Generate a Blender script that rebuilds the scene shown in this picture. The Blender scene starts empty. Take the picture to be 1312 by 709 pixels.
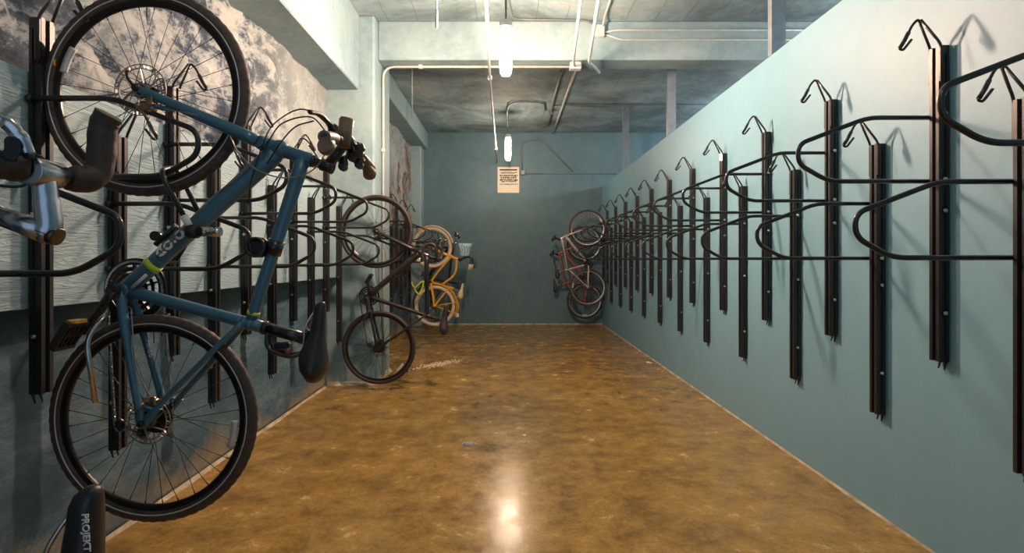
import bpy, math, random
from mathutils import Vector, Matrix, noise
random.seed(7)
PI = math.pi
scene = bpy.context.scene
COL = scene.collection
V = Vector
R_ = math.radians

# ------------------------------------------------------------------ mesh helpers
class MB:
    def __init__(self):
        self.v = []; self.f = []; self.sm = []
    def add(self, vs, fs, smooth=False):
        b = len(self.v)
        self.v += [tuple(p) for p in vs]
        for f in fs:
            self.f.append(tuple(i + b for i in f)); self.sm.append(smooth)
        return self
    def box(self, c, s, rot=None, bev=0.0):
        c = V(c); hx, hy, hz = s[0]/2, s[1]/2, s[2]/2
        if bev <= 0 or bev*2 >= min(s):
            pts = [V((x, y, z)) for x in (-hx, hx) for y in (-hy, hy) for z in (-hz, hz)]
            fs = [(0,1,3,2),(4,6,7,5),(0,4,5,1),(2,3,7,6),(0,2,6,4),(1,5,7,3)]
        else:
            # chamfered box: three vertices at every corner
            pts = []; idx = {}
            for sx in (-1, 1):
                for sy in (-1, 1):
                    for sz in (-1, 1):
                        for a in range(3):
                            p = [sx*(hx-bev), sy*(hy-bev), sz*(hz-bev)]
                            p[a] = (sx*hx, sy*hy, sz*hz)[a]
                            idx[(sx, sy, sz, a)] = len(pts); pts.append(V(p))
            fs = []
            for a in range(3):
                b_, c_ = (a+1) % 3, (a+2) % 3
                for s_ in (-1, 1):
                    q = []
                    for t1, t2 in ((-1,-1),(1,-1),(1,1),(-1,1)):
                        k = [0,0,0]; k[a] = s_; k[b_] = t1; k[c_] = t2
                        q.append(idx[(k[0],k[1],k[2],a)])
                    fs.append(tuple(q if s_ > 0 else q[::-1]))
                for t1 in (-1, 1):
                    for t2 in (-1, 1):
                        k0 = [0,0,0]; k1 = [0,0,0]
                        k0[a] = -1; k1[a] = 1
                        k0[b_] = k1[b_] = t1; k0[c_] = k1[c_] = t2
                        fs.append((idx[(*k0, b_)], idx[(*k1, b_)], idx[(*k1, c_)], idx[(*k0, c_)]))
            for sx in (-1, 1):
                for sy in (-1, 1):
                    for sz in (-1, 1):
                        fs.append(tuple(idx[(sx, sy, sz, a)] for a in range(3)))
        if rot is not None:
            pts = [rot @ p for p in pts]
        return self.add([p + c for p in pts], fs)
    def beam(self, a, b, w, h, up=(0, 0, 1)):
        a = V(a); b = V(b); d = (b - a); L = d.length; d.normalize()
        s = d.cross(V(up))
        if s.length < 1e-5: s = d.cross(V((1, 0, 0)))
        s.normalize(); u = s.cross(d)
        M = Matrix((d, s, u)).transposed()
        return self.box((a + b)/2, (L, w, h), rot=M)
    def tube(self, pts, r, n=10, closed=False, caps=True, flat=None):
        pts = [V(p) for p in pts]; m = len(pts)
        rs = r if isinstance(r, (list, tuple)) else [r]*m
        tang = []
        for i in range(m):
            if closed: t = pts[(i+1) % m] - pts[i-1]
            else: t = pts[min(i+1, m-1)] - pts[max(i-1, 0)]
            tang.append(t.normalized())
        ref = V((0, 1, 0)) if abs(tang[0].y) < .9 else V((1, 0, 0))
        nrm = (ref - tang[0]*ref.dot(tang[0])).normalized()
        vs = []
        for i in range(m):
            t = tang[i]
            nrm = (nrm - t*nrm.dot(t))
            nrm.normalize()
            bi = t.cross(nrm)
            for k in range(n):
                a = 2*PI*k/n
                e = (nrm*math.cos(a)*(flat or 1.0) + bi*math.sin(a))*rs[i]
                vs.append(pts[i] + e)
        fs = []
        for i in range(m if closed else m-1):
            j = (i+1) % m
            for k in range(n):
                k2 = (k+1) % n
                fs.append((i*n+k, i*n+k2, j*n+k2, j*n+k))
        self.add(vs, fs, True)
        if not closed and caps:
            b = len(self.v) - m*n
            self.f.append(tuple(b+k for k in range(n))[::-1]); self.sm.append(False)
            self.f.append(tuple(b+(m-1)*n+k for k in range(n))); self.sm.append(False)
        return self
    def cyl(self, a, b, r, n=16):
        return self.tube([a, b], r, n)
    def ball(self, c, r, n=10, s=(1, 1, 1)):
        c = V(c); vs = []; m = n//2 + 1
        for i in range(m+1):
            th = PI*i/m
            for k in range(n):
                a = 2*PI*k/n
                vs.append(c + V((math.sin(th)*math.cos(a)*r*s[0], math.sin(th)*math.sin(a)*r*s[1], math.cos(th)*r*s[2])))
        fs = [(i*n+k, (i+1)*n+k, (i+1)*n+(k+1) % n, i*n+(k+1) % n) for i in range(m) for k in range(n)]
        return self.add(vs, fs, True)
    def ring(self, c, sec, seg=96, mod=None, smooth=True, arc=None):
        """revolve section [(radius, y)] about the Y axis through c"""
        c = V(c); n = len(sec); vs = []
        a0, a1 = arc if arc else (0, 2*PI)
        m = seg if not arc else seg+1
        for i in range(m):
            a = a0 + (a1-a0)*i/seg
            for k, (r, y) in enumerate(sec):
                rr = r + (mod(i, k) if mod else 0)
                vs.append(c + V((math.cos(a)*rr, y, math.sin(a)*rr)))
        fs = []
        for i in range(seg):
            j = (i+1) % m
            for k in range(n):
                k2 = (k+1) % n
                fs.append((i*n+k, j*n+k, j*n+k2, i*n+k2))
        self.add(vs, fs, smooth)
        if arc:
            b = len(self.v) - m*n
            self.f.append(tuple(b+k for k in range(n))); self.sm.append(False)
            self.f.append(tuple(b+(m-1)*n+k for k in range(n))[::-1]); self.sm.append(False)
        return self
    def prism(self, poly, axis_vec, base=(0, 0, 0)):
        """extrude a closed polygon of 3D points along a vector"""
        n = len(poly); base = V(base); a = V(axis_vec)
        vs = [base + V(p) for p in poly] + [base + V(p) + a for p in poly]
        fs = [tuple(range(n))[::-1], tuple(range(n, 2*n))] + [(i, (i+1) % n, n+(i+1) % n, n+i) for i in range(n)]
        return self.add(vs, fs)
    def build(self, name, mat=None, parent=None, loc=(0, 0, 0), fix=True):
        me = bpy.data.meshes.new(name)
        me.from_pydata([tuple(p) for p in self.v], [], self.f)
        me.polygons.foreach_set('use_smooth', self.sm)
        if fix:
            import bmesh
            bm = bmesh.new(); bm.from_mesh(me)
            bmesh.ops.recalc_face_normals(bm, faces=bm.faces)
            bm.to_mesh(me); bm.free()
        me.update()
        if mat: me.materials.append(mat)
        o = bpy.data.objects.new(name, me); COL.objects.link(o)
        o.location = loc
        if parent: o.parent = parent
        return o

def tag(o, label=None, cat=None, group=None, kind=None):
    if label: o['label'] = label
    if cat: o['category'] = cat
    if group: o['group'] = group
    if kind: o['kind'] = kind
    return o

def empty(name, loc, label, cat, group=None):
    o = bpy.data.objects.new(name, None); COL.objects.link(o)
    o.location = loc; o.empty_display_size = .1
    return tag(o, label, cat, group)

def smooth_path(pts, k=6, closed=False):
    pts = [V(p) for p in pts]; out = []; n = len(pts)
    rng = n if closed else n-1
    for i in range(rng):
        p1 = pts[i]; p2 = pts[(i+1) % n]
        p0 = pts[i-1] if (closed or i > 0) else p1*2-p2
        p3 = pts[(i+2) % n] if (closed or i+2 < n) else p2*2-p1
        for j in range(k):
            t = j/k
            out.append(.5*((2*p1) + (p2-p0)*t + (2*p0-5*p1+4*p2-p3)*t*t + (3*p1-p0-3*p2+p3)*t**3))
    if not closed: out.append(pts[-1])
    return out

def round_path(pts, r, k=5):
    """polyline with its corners rounded by radius-like length r"""
    pts = [V(p) for p in pts]; out = [pts[0]]
    for i in range(1, len(pts)-1):
        a, b, c = pts[i-1], pts[i], pts[i+1]
        rr = r[i-1] if isinstance(r, (list, tuple)) else r
        d1 = (a-b); d2 = (c-b)
        l = min(rr, d1.length*.49, d2.length*.49)
        p = b + d1.normalized()*l; q = b + d2.normalized()*l
        for j in range(k+1):
            t = j/k
            out.append(p*(1-t)**2 + b*2*t*(1-t) + q*t*t)
    out.append(pts[-1])
    return out

# ------------------------------------------------------------------ materials
def new_mat(name):
    m = bpy.data.materials.new(name); m.use_nodes = True
    nt = m.node_tree; b = nt.nodes['Principled BSDF']
    return m, nt, b
def N(nt, t, **kw):
    n = nt.nodes.new(t)
    for k, v in kw.items():
        if k in n.inputs: n.inputs[k].default_value = v
        else: setattr(n, k, v)
    return n
def coords(nt, scale=(1, 1, 1), rot=(0, 0, 0)):
    g = nt.nodes.new('ShaderNodeNewGeometry')
    mp = nt.nodes.new('ShaderNodeMapping')
    mp.inputs['Scale'].default_value = scale; mp.inputs['Rotation'].default_value = rot
    nt.links.new(g.outputs['Position'], mp.inputs['Vector'])
    return mp.outputs['Vector']
def ocoords(nt, scale=(1, 1, 1)):
    g = nt.nodes.new('ShaderNodeTexCoord')
    mp = nt.nodes.new('ShaderNodeMapping')
    mp.inputs['Scale'].default_value = scale
    nt.links.new(g.outputs['Object'], mp.inputs['Vector'])
    return mp.outputs['Vector']
def noise_tex(nt, vec, scale, detail=6, rough=.6, dist=0.0):
    n = N(nt, 'ShaderNodeTexNoise', Scale=scale, Detail=detail, Roughness=rough, Distortion=dist)
    nt.links.new(vec, n.inputs['Vector']); return n.outputs['Fac']
def ramp(nt, fac, stops, interp='LINEAR'):
    r = nt.nodes.new('ShaderNodeValToRGB'); r.color_ramp.interpolation = interp
    el = r.color_ramp.elements
    while len(el) < len(stops): el.new(.5)
    for e, (p, c) in zip(el, stops):
        e.position = p; e.color = (c[0], c[1], c[2], 1) if hasattr(c, '__len__') else (c, c, c, 1)
    nt.links.new(fac, r.inputs['Fac']); return r.outputs['Color']
def mix(nt, fac, a, b, mode='MIX'):
    m = nt.nodes.new('ShaderNodeMix'); m.data_type = 'RGBA'; m.blend_type = mode
    for s, v in (('Factor', fac), ('A', a), ('B', b)):
        i = [x for x in m.inputs if x.name == s and (x.type == ('VALUE' if s == 'Factor' else 'RGBA'))][0]
        if hasattr(v, 'is_linked') or hasattr(v, 'links'): nt.links.new(v, i)
        else: i.default_value = v if s == 'Factor' else (*v[:3], 1)
    return [x for x in m.outputs if x.type == 'RGBA'][0]
def math_n(nt, op, a, b=None):
    m = nt.nodes.new('ShaderNodeMath'); m.operation = op
    for i, v in ((0, a), (1, b)):
        if v is None: continue
        if hasattr(v, 'links'): nt.links.new(v, m.inputs[i])
        else: m.inputs[i].default_value = v
    return m.outputs[0]
def bump(nt, b, h, strength=.4, dist=.01, prev=None):
    n = N(nt, 'ShaderNodeBump', Strength=strength, Distance=dist)
    nt.links.new(h, n.inputs['Height'])
    if prev: nt.links.new(prev, n.inputs['Normal'])
    nt.links.new(n.outputs['Normal'], b.inputs['Normal']); return n.outputs['Normal']

def simple(name, col, rough=.5, metal=0.0, var=.15, scale=30, bmp=0.0, coat=0.0, spec=.5):
    m, nt, b = new_mat(name)
    v = ocoords(nt)
    f = noise_tex(nt, v, scale, 4)
    c = ramp(nt, f, [(.3, [x*(1-var) for x in col]), (.7, [min(1, x*(1+var)) for x in col])])
    nt.links.new(c, b.inputs['Base Color'])
    b.inputs['Roughness'].default_value = rough; b.inputs['Metallic'].default_value = metal
    b.inputs['Coat Weight'].default_value = coat; b.inputs['Specular IOR Level'].default_value = spec
    if bmp: bump(nt, b, noise_tex(nt, v, scale*4, 3), bmp, .002)
    return m

M = {}
M['black_steel'] = simple('black_powder_coat', (.012, .011, .012), .40, 0, .3, 40, .05, .3)
M['blue_paint'] = simple('blue_frame_paint', (.058, .155, .225), .38, .25, .08, 20, 0, .15)
M['black_gloss'] = simple('black_gloss', (.012, .011, .011), .3, 0, .2, 30, 0, .3)
M['black_matte'] = simple('black_matte', (.02, .018, .017), .6, 0, .3, 50, .1)
M['saddle_black'] = simple('saddle_vinyl', (.022, .018, .017), .38, 0, .25, 90, .15)
M['tyre'] = simple('tyre_rubber', (.028, .022, .018), .62, 0, .3, 60, .2)
M['tyre_brown'] = simple('tyre_rubber_dusty', (.062, .045, .034), .65, 0, .35, 40, .25)
M['rim_black'] = simple('black_rim', (.025, .022, .021), .3, .6, .2, 30)
M['rim_silver'] = simple('silver_rim', (.6, .57, .55), .25, 1, .1, 30)
M['silver'] = simple('brushed_alloy', (.62, .6, .6), .22, 1, .12, 40)
M['stem_silver'] = simple('polished_stem_alloy', (.50, .50, .55), .25, 1, .18, 18, .05)
M['bronze'] = simple('bronze_tinted_metal', (.34, .22, .15), .3, .9, .4, 60)
M['drain_steel'] = simple('worn_drain_steel', (.42, .40, .36), .5, .3, .3, 60)
M['disc_steel'] = simple('dull_disc_steel', (.30, .27, .25), .4, .5, .15, 40)
M['chrome'] = simple('chrome', (.75, .72, .68), .12, 1, .08, 20)
M['dark_metal'] = simple('dark_metal', (.12, .10, .09), .3, 1, .3, 60)
M['spoke'] = simple('black_spoke', (.03, .028, .03), .35, .5, .1, 30)
M['spoke_silver'] = simple('silver_spoke', (.55, .52, .5), .3, 1, .1, 30)
M['stripe'] = simple('reflective_stripe', (.62, .62, .62), .3, .3, .08, 20)
M['lime'] = simple('lime_band', (.55, .75, .06), .45, 0, .05, 20)
M['white'] = simple('white_decal', (.75, .75, .72), .5, 0, .04, 20)
M['tape'] = simple('brown_bar_tape', (.05, .032, .022), .55, 0, .3, 70, .4)
M['grip'] = simple('tan_brown_grip', (.16, .105, .065), .5, 0, .25, 50, .25)
M['cable'] = simple('black_cable', (.012, .012, .012), .3, 0, .1, 30)
M['cable_grey'] = simple('silver_cable', (.35, .33, .3), .3, .7, .1, 30)
M['orange'] = simple('amber_reflector', (.85, .42, .02), .2, 0, .1, 40)
M['clear'] = simple('clear_reflector', (.62, .6, .57), .15, .1, .15, 60)
M['yellow'] = simple('yellow_paint', (.80, .42, .02), .3, 0, .08, 20, 0, .5)
M['cream'] = simple('cream_rubber', (.72, .60, .42), .55, 0, .08, 30)
M['basket'] = simple('pale_blue_cloth', (.40, .66, .76), .8, 0, .3, 25, .3)
M['rust'] = simple('rust_red_paint', (.28, .09, .055), .35, .2, .15, 20, 0, .3)
M['pinkish'] = simple('pale_silver_paint', (.55, .46, .43), .3, .6, .15, 20)
M['charcoal'] = simple('charcoal_frame_paint', (.022, .018, .017), .32, .3, .2, 25, 0, .3)
M['steel_stud'] = simple('galvanised_stud', (.26, .31, .34), .42, .6, .15, 12)
M['stud_dark'] = simple('galvanised_stud_web', (.16, .20, .23), .45, .6, .15, 12)
M['conduit'] = simple('painted_conduit', (.50, .53, .50), .45, .1, .15, 12)
M['conduit_dark'] = simple('dull_conduit', (.16, .18, .18), .5, .3, .2, 12)
M['bolt'] = simple('zinc_bolt', (.6, .58, .55), .3, 1, .1, 20)
M['paper'] = simple('cream_paper', (.80, .72, .58), .7, 0, .05, 8)
M['ink'] = simple('black_ink', (.03, .025, .02), .7, 0, .1, 8)
M['plaster'] = simple('plaster_crumbs', (.62, .52, .38), .85, 0, .2, 9)
M['skirt'] = simple('dusty_wall_foot', (.45, .38, .26), .8, 0, .5, 9, .3)

def wall_paint(name, base, dark, light, sc=1.2, rough=.6, bstr=.25, fine=60):
    m, nt, b = new_mat(name)
    v = coords(nt)
    f = noise_tex(nt, v, sc, 8, .65, .3)
    c = ramp(nt, f, [(.3, dark), (.5, base), (.72, light)])
    g = noise_tex(nt, v, sc*9, 6, .6)
    c = mix(nt, .35, c, ramp(nt, g, [(.3, dark), (.7, light)]))
    nt.links.new(c, b.inputs['Base Color']); b.inputs['Roughness'].default_value = rough
    n1 = bump(nt, b, noise_tex(nt, v, fine, 5, .7), bstr, .004)
    bump(nt, b, noise_tex(nt, v, 6, 6, .6), bstr, .02, n1)
    return m
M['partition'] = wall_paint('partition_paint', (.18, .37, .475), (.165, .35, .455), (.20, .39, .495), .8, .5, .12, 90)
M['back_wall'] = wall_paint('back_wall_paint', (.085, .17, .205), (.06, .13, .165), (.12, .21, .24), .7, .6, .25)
M['beam'] = wall_paint('beam_paint', (.23, .35, .38), (.14, .24, .28), (.32, .43, .45), 1.5, .6, .3)
M['ceiling'] = None

def mat_ceiling():
    m, nt, b = new_mat('board_marked_concrete_ceiling')
    v = coords(nt)
    f = noise_tex(nt, v, .9, 10, .7, .5)
    c = ramp(nt, f, [(.30, (.06, .075, .08)), (.44, (.15, .215, .235)), (.55, (.24, .35, .39)), (.68, (.42, .50, .50))])
    # board joints run along the room (Y): lines at steps in X
    sx = nt.nodes.new('ShaderNodeSeparateXYZ'); nt.links.new(v, sx.inputs[0])
    wob = noise_tex(nt, v, 1.5, 3)
    xx = math_n(nt, 'ADD', math_n(nt, 'MULTIPLY', sx.outputs['X'], 3.3), math_n(nt, 'MULTIPLY', wob, .12))
    fr = math_n(nt, 'FRACT', xx)
    line = math_n(nt, 'LESS_THAN', fr, .035)
    brk = math_n(nt, 'GREATER_THAN', noise_tex(nt, v, 2.2, 3), .46)
    line = math_n(nt, 'MULTIPLY', line, brk)
    c = mix(nt, math_n(nt, 'MULTIPLY', line, .4), c, (.08, .09, .09))
    st = noise_tex(nt, v, 4.5, 8, .75)
    c = mix(nt, ramp(nt, st, [(.55, (0,)*3), (.75, (.6,)*3)]), c, (.20, .15, .11))
    nt.links.new(c, b.inputs['Base Color']); b.inputs['Roughness'].default_value = .75
    n1 = bump(nt, b, noise_tex(nt, v, 14, 8, .7), .5, .015)
    bump(nt, b, math_n(nt, 'SUBTRACT', 1.0, line), .6, .006, n1)
    return m
M['ceiling'] = mat_ceiling()

def mat_floor():
    m, nt, b = new_mat('stained_sealed_concrete')
    v = coords(nt)
    f = noise_tex(nt, v, 1.1, 14, .76, .15)
    c = ramp(nt, f, [(.28, (.10, .055, .014)), (.42, (.25, .142, .030)), (.54, (.43, .252, .055)), (.66, (.58, .355, .10)), (.78, (.72, .54, .24))])
    g = noise_tex(nt, v, 5, 12, .8, .15)
    c = mix(nt, .55, c, ramp(nt, g, [(.36, (.07, .038, .012)), (.48, (.32, .185, .045)), (.56, (.47, .275, .065)), (.68, (.82, .56, .24))]))
    # dark scuffs and fine pale scratches
    s = noise_tex(nt, coords(nt, (1.0, .5, 1)), 3.6, 14, .85, .6)
    c = mix(nt, ramp(nt, s, [(.53, (0,)*3), (.66, (.6,)*3)]), c, (.13, .068, .022))
    ff = noise_tex(nt, v, 60, 6, .8)
    c = mix(nt, ramp(nt, ff, [(.36, (.55,)*3), (.48, (0,)*3)]), c, (.12, .07, .025))
    sp = noise_tex(nt, v, 26, 6, .8)
    c = mix(nt, ramp(nt, sp, [(.68, (0,)*3), (.76, (.55,)*3)]), c, (.5, .36, .2))
    nt.links.new(c, b.inputs['Base Color'])
    r = ramp(nt, noise_tex(nt, v, 5, 8, .7), [(.3, (.12,)*3), (.7, (.30,)*3)])
    nt.links.new(r, b.inputs['Roughness'])
    b.inputs['Specular IOR Level'].default_value = .55
    n1 = bump(nt, b, noise_tex(nt, v, 3.0, 6, .6), .12, .02)
    bump(nt, b, noise_tex(nt, v, 40, 5, .7), .10, .003, n1)
    return m
M['floor'] = mat_floor()

def mat_rock():
    """old painted masonry wall: flaking pale paint over dark blue grey"""
    m, nt, b = new_mat('flaking_painted_masonry')
    v = coords(nt)
    sx = nt.nodes.new('ShaderNodeSeparateXYZ'); nt.links.new(v, sx.inputs[0])
    f = noise_tex(nt, v, 2.0, 10, .75, .6)
    low = ramp(nt, noise_tex(nt, coords(nt, (1, .5, 1.6), (.6, 0, 0)), 2.6, 12, .75), [(.33, (.04, .10, .155)), (.5, (.08, .17, .235)), (.64, (.19, .31, .36))])
    chips = noise_tex(nt, coords(nt, (1, .8, 1.2), (.5, 0, 0)), 6, 14, .78, .15)
    mask = noise_tex(nt, coords(nt, (1, .7, 1.1)), 1.7, 5, .6, .2)
    chips = math_n(nt, 'ADD', chips, math_n(nt, 'MULTIPLY', math_n(nt, 'SUBTRACT', mask, .5), .55))
    up = ramp(nt, chips, [(.40, (.012, .028, .055)), (.475, (.06, .10, .15)), (.515, (.30, .36, .37)), (.60, (.50, .53, .52)), (.8, (.64, .62, .57))])
    zn = math_n(nt, 'ADD', sx.outputs['Z'], math_n(nt, 'MULTIPLY', noise_tex(nt, v, 1.5, 4), .5))
    zf = N(nt, 'ShaderNodeMapRange', **{'From Min': 2.0, 'From Max': 2.1})
    nt.links.new(zn, zf.inputs['Value'])
    # beyond the pillar brick and stone shows through
    yf = N(nt, 'ShaderNodeMapRange', **{'From Min': 4.0, 'From Max': 5.0, 'To Min': 1.0, 'To Max': .25})
    nt.links.new(sx.outputs['Y'], yf.inputs['Value'])
    fac = math_n(nt, 'MULTIPLY', zf.outputs[0], yf.outputs[0])
    plain = ramp(nt, f, [(.3, (.22, .29, .30)), (.5, (.33, .39, .38)), (.7, (.45, .48, .45))])
    upper = mix(nt, yf.outputs[0], plain, up)
    c = mix(nt, zf.outputs[0], low, upper)
    st = noise_tex(nt, coords(nt, (1, 1, .35)), 2.6, 8, .7)
    yb = N(nt, 'ShaderNodeMapRange', **{'From Min': 6.2, 'From Max': 6.8})
    nt.links.new(sx.outputs['Y'], yb.inputs['Value'])
    brn = math_n(nt, 'MULTIPLY', yb.outputs[0], ramp(nt, st, [(.5, (0,)*3), (.58, (1,)*3)]))
    nz_ = N(nt, 'ShaderNodeMapRange', **{'From Min': .15, 'From Max': -.12})
    nt.links.new(math_n(nt, 'SUBTRACT', sx.outputs['Z'], math_n(nt, 'MULTIPLY', math_n(nt, 'SUBTRACT', f, .45), .9)), nz_.inputs['Value'])
    c = mix(nt, nz_.outputs[0], c, (.50, .38, .20))
    c = mix(nt, brn, c, ramp(nt, noise_tex(nt, v, 9, 6, .7), [(.4, (.03, .025, .02)), (.6, (.35, .17, .06)), (.75, (.5, .42, .3))]))
    nt.links.new(c, b.inputs['Base Color']); b.inputs['Roughness'].default_value = .7
    n1 = bump(nt, b, noise_tex(nt, coords(nt, (1, .45, 1), (.6, 0, 0)), 16, 12, .8), .9, .03)
    bump(nt, b, chips, .6, .03, n1)
    return m
M['rock'] = mat_rock()

def mat_board():
    m, nt, b = new_mat('painted_plywood_board')
    v = coords(nt)
    f = noise_tex(nt, v, 1.3, 6, .6)
    c = ramp(nt, f, [(.3, (.24, .39, .46)), (.55, (.31, .45, .50)), (.75, (.38, .50, .53))])
    nt.links.new(c, b.inputs['Base Color']); b.inputs['Roughness'].default_value = .5
    gr = noise_tex(nt, coords(nt, (1, 3.0, 24)), 2.2, 6, .65, 2.0)
    bump(nt, b, gr, .9, .014)
    return m
M['board'] = mat_board()

def mat_emit(name, col, s):
    m, nt, b = new_mat(name)
    nt.nodes.remove(b)
    e = N(nt, 'ShaderNodeEmission', Strength=s); e.inputs['Color'].default_value = (*col, 1)
    nt.links.new(e.outputs[0], nt.nodes['Material Output'].inputs[0]); return m
WARM = (1.0, .74, .53)
M['bulb'] = mat_emit('lit_lamp_tube', (1.0, .66, .47), 760)
M['bulb_far'] = mat_emit('lit_lamp_tube_far', WARM, 120)
M['bulb_near'] = mat_emit('lit_lamp_tube_overhead', (1.0, .86, .70), 60)
M['bulb_cool'] = mat_emit('lit_lamp_tube_neighbour', (.90, .96, 1.0), 210)

# ------------------------------------------------------------------ camera
CH = 1.25
cam_d = bpy.data.cameras.new('camera'); cam = bpy.data.objects.new('camera', cam_d); COL.objects.link(cam)
cam.location = (0, 0, CH); cam.rotation_euler = (PI/2, 0, 0)
cam_d.sensor_width = 36; cam_d.lens = 750/1312*36
cam_d.shift_x = 5/1312; cam_d.shift_y = -21.5/1312
cam_d.clip_start = .05
scene.camera = cam

# ------------------------------------------------------------------ setting
WL, WR, YB, ZC = -1.80, 1.81, 11.30, 3.70
BX = -1.65           # face of the backing board on the left wall
YP0, YP1, XP = 5.85, 6.60, -1.335   # pillar

def struct(mb, name, mat, fix=True, loc=(0, 0, 0)):
    o = mb.build(name, mat, fix=fix, loc=loc); o['kind'] = 'structure'; return o
def slab(name, x0, x1, y0, y1, z0, z1, mat, bev=.0):
    return struct(MB().box(((x0+x1)/2, (y0+y1)/2, (z0+z1)/2), (x1-x0, y1-y0, z1-z0), bev=bev), name, mat)

slab('floor', -2.2, 6.3, -3.0, YB+.2, -.12, 0, M['floor'])
slab('ceiling', -2.2, 6.3, -3.0, YB+.2, ZC, ZC+.15, M['ceiling'])
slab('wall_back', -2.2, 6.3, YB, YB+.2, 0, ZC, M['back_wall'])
slab('wall_right', WR, WR+.12, -3.0, YB, 0, 2.66, M['partition'], .004)
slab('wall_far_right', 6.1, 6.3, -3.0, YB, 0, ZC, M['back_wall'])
# left wall: a real rough surface
def rough_wall():
    mb = MB(); y0, y1 = -3.0, YB; dz = .03
    ny = int((y1-y0)/dz); nz = int(ZC/dz)
    vs = []
    for i in range(ny+1):
        y = y0 + (y1-y0)*i/ny
        for j in range(nz+1):
            z = ZC*j/nz
            amp = .012 + .035*max(0, min(1, (z-1.85)/.25))*(1 if y < 4.6 else .35) + (.03 if y > 6.7 and z > .6 else 0)
            p = V((0, y*1.6, z*1.6))
            d = noise.fractal(p, .9, 2.1, 5)
            rdg = abs(noise.noise(V((3.1, y*2.7, z*3.4 + y*1.2))))
            d2 = noise.noise(V((7.7, y*9, z*9)))*.35
            if amp > .03 and y < 5:
                ds, _p = noise.voronoi(V((y*2.6 + .3*noise.noise(V((y*3, z*3, 0))), z*4.2, .5)))
                d2 += min(1, (ds[1]-ds[0])*5) - .6
            vs.append((WL + amp*(d*.7 + d2 - rdg*1.2) - .0 , y, z))
    fs = [(i*(nz+1)+j, (i+1)*(nz+1)+j, (i+1)*(nz+1)+j+1, i*(nz+1)+j+1) for i in range(ny) for j in range(nz)]
    mb.add(vs, fs, True)
    o = struct(mb, 'wall_left', M['rock'], fix=False)
    md = o.modifiers.new('thickness', 'SOLIDIFY'); md.thickness = .3; md.offset = -1
    return o
rough_wall()
slab('trim_left_board', BX-.022, BX, -2.5, YP0-.02, 1.08, 1.90, M['board'], .002)
for i, (y, z) in enumerate([(y, z) for y in (-1.6, .6, 2.8, 5.0) for z in (1.2, 1.8)]):
    slab('trim_batten_%d' % (i+1), WL-.03, BX-.022, y-.03, y+.03, z-.03, z+.03, M['board'])
slab('wall_pillar', WL-.1, XP, YP0, YP1, 0, ZC, M['beam'], .02)
slab('wall_corner_pillar', WL-.1, -1.62, 10.90, YB, 0, 3.38, M['beam'], .02)
slab('ceiling_soffit_left', WL-.1, -1.49, -3.0, YP0, 2.95, ZC, M['beam'], .01)
slab('ceiling_soffit_rear_left', WL-.1, -1.55, YP1, YB, 3.38, ZC, M['beam'], .01)
slab('ceiling_cross_beam', XP, 6.1, 6.0, 6.3, 3.30, ZC, M['beam'], .01)
slab('ceiling_cross_beam_front', -1.49, 6.1, -2.2, -1.9, 3.30, ZC, M['beam'], .01)
# dusty unpainted foot along the walls
def foot(name, pts, w, h):
    mb = MB()
    for a, b in zip(pts, pts[1:]):
        a = V(a); b = V(b); n = max(2, int((b-a).length/.12))
        prev = None
        for k in range(n+1):
            p = a.lerp(b, k/n)
            ww = w*(.5+noise.noise(p*3)*1.0+.5)
            q = (p, max(.003, ww))
            if prev:
                d = (b-a).normalized(); s = V((-d.y, d.x, 0))
                p0, w0 = prev; p1, w1 = q
                vs = [p0, p0+s*w0, p1+s*w1, p1, p0+V((0,0,h)), p1+V((0,0,h))]
                mb.add(vs, [(0,3,2,1),(0,4,5,3),(4,1,2,5),(0,1,4),(3,5,2)])
            prev = q
    return struct(mb, name, M['skirt'])
foot('baseboard_right', [(WR, .5, 0), (WR, YB, 0)], .010, .010)
foot('baseboard_back', [(WR, YB, 0), (XP-.2, YB, 0)], .018, .018)
foot('baseboard_left', [(WL+.01, YP0, 0), (WL+.01, -1.0, 0)], .016, .016)
foot('baseboard_pillar', [(XP, YP1, 0), (XP, YP0, 0), (WL, YP0, 0)], .03, .035)

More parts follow.
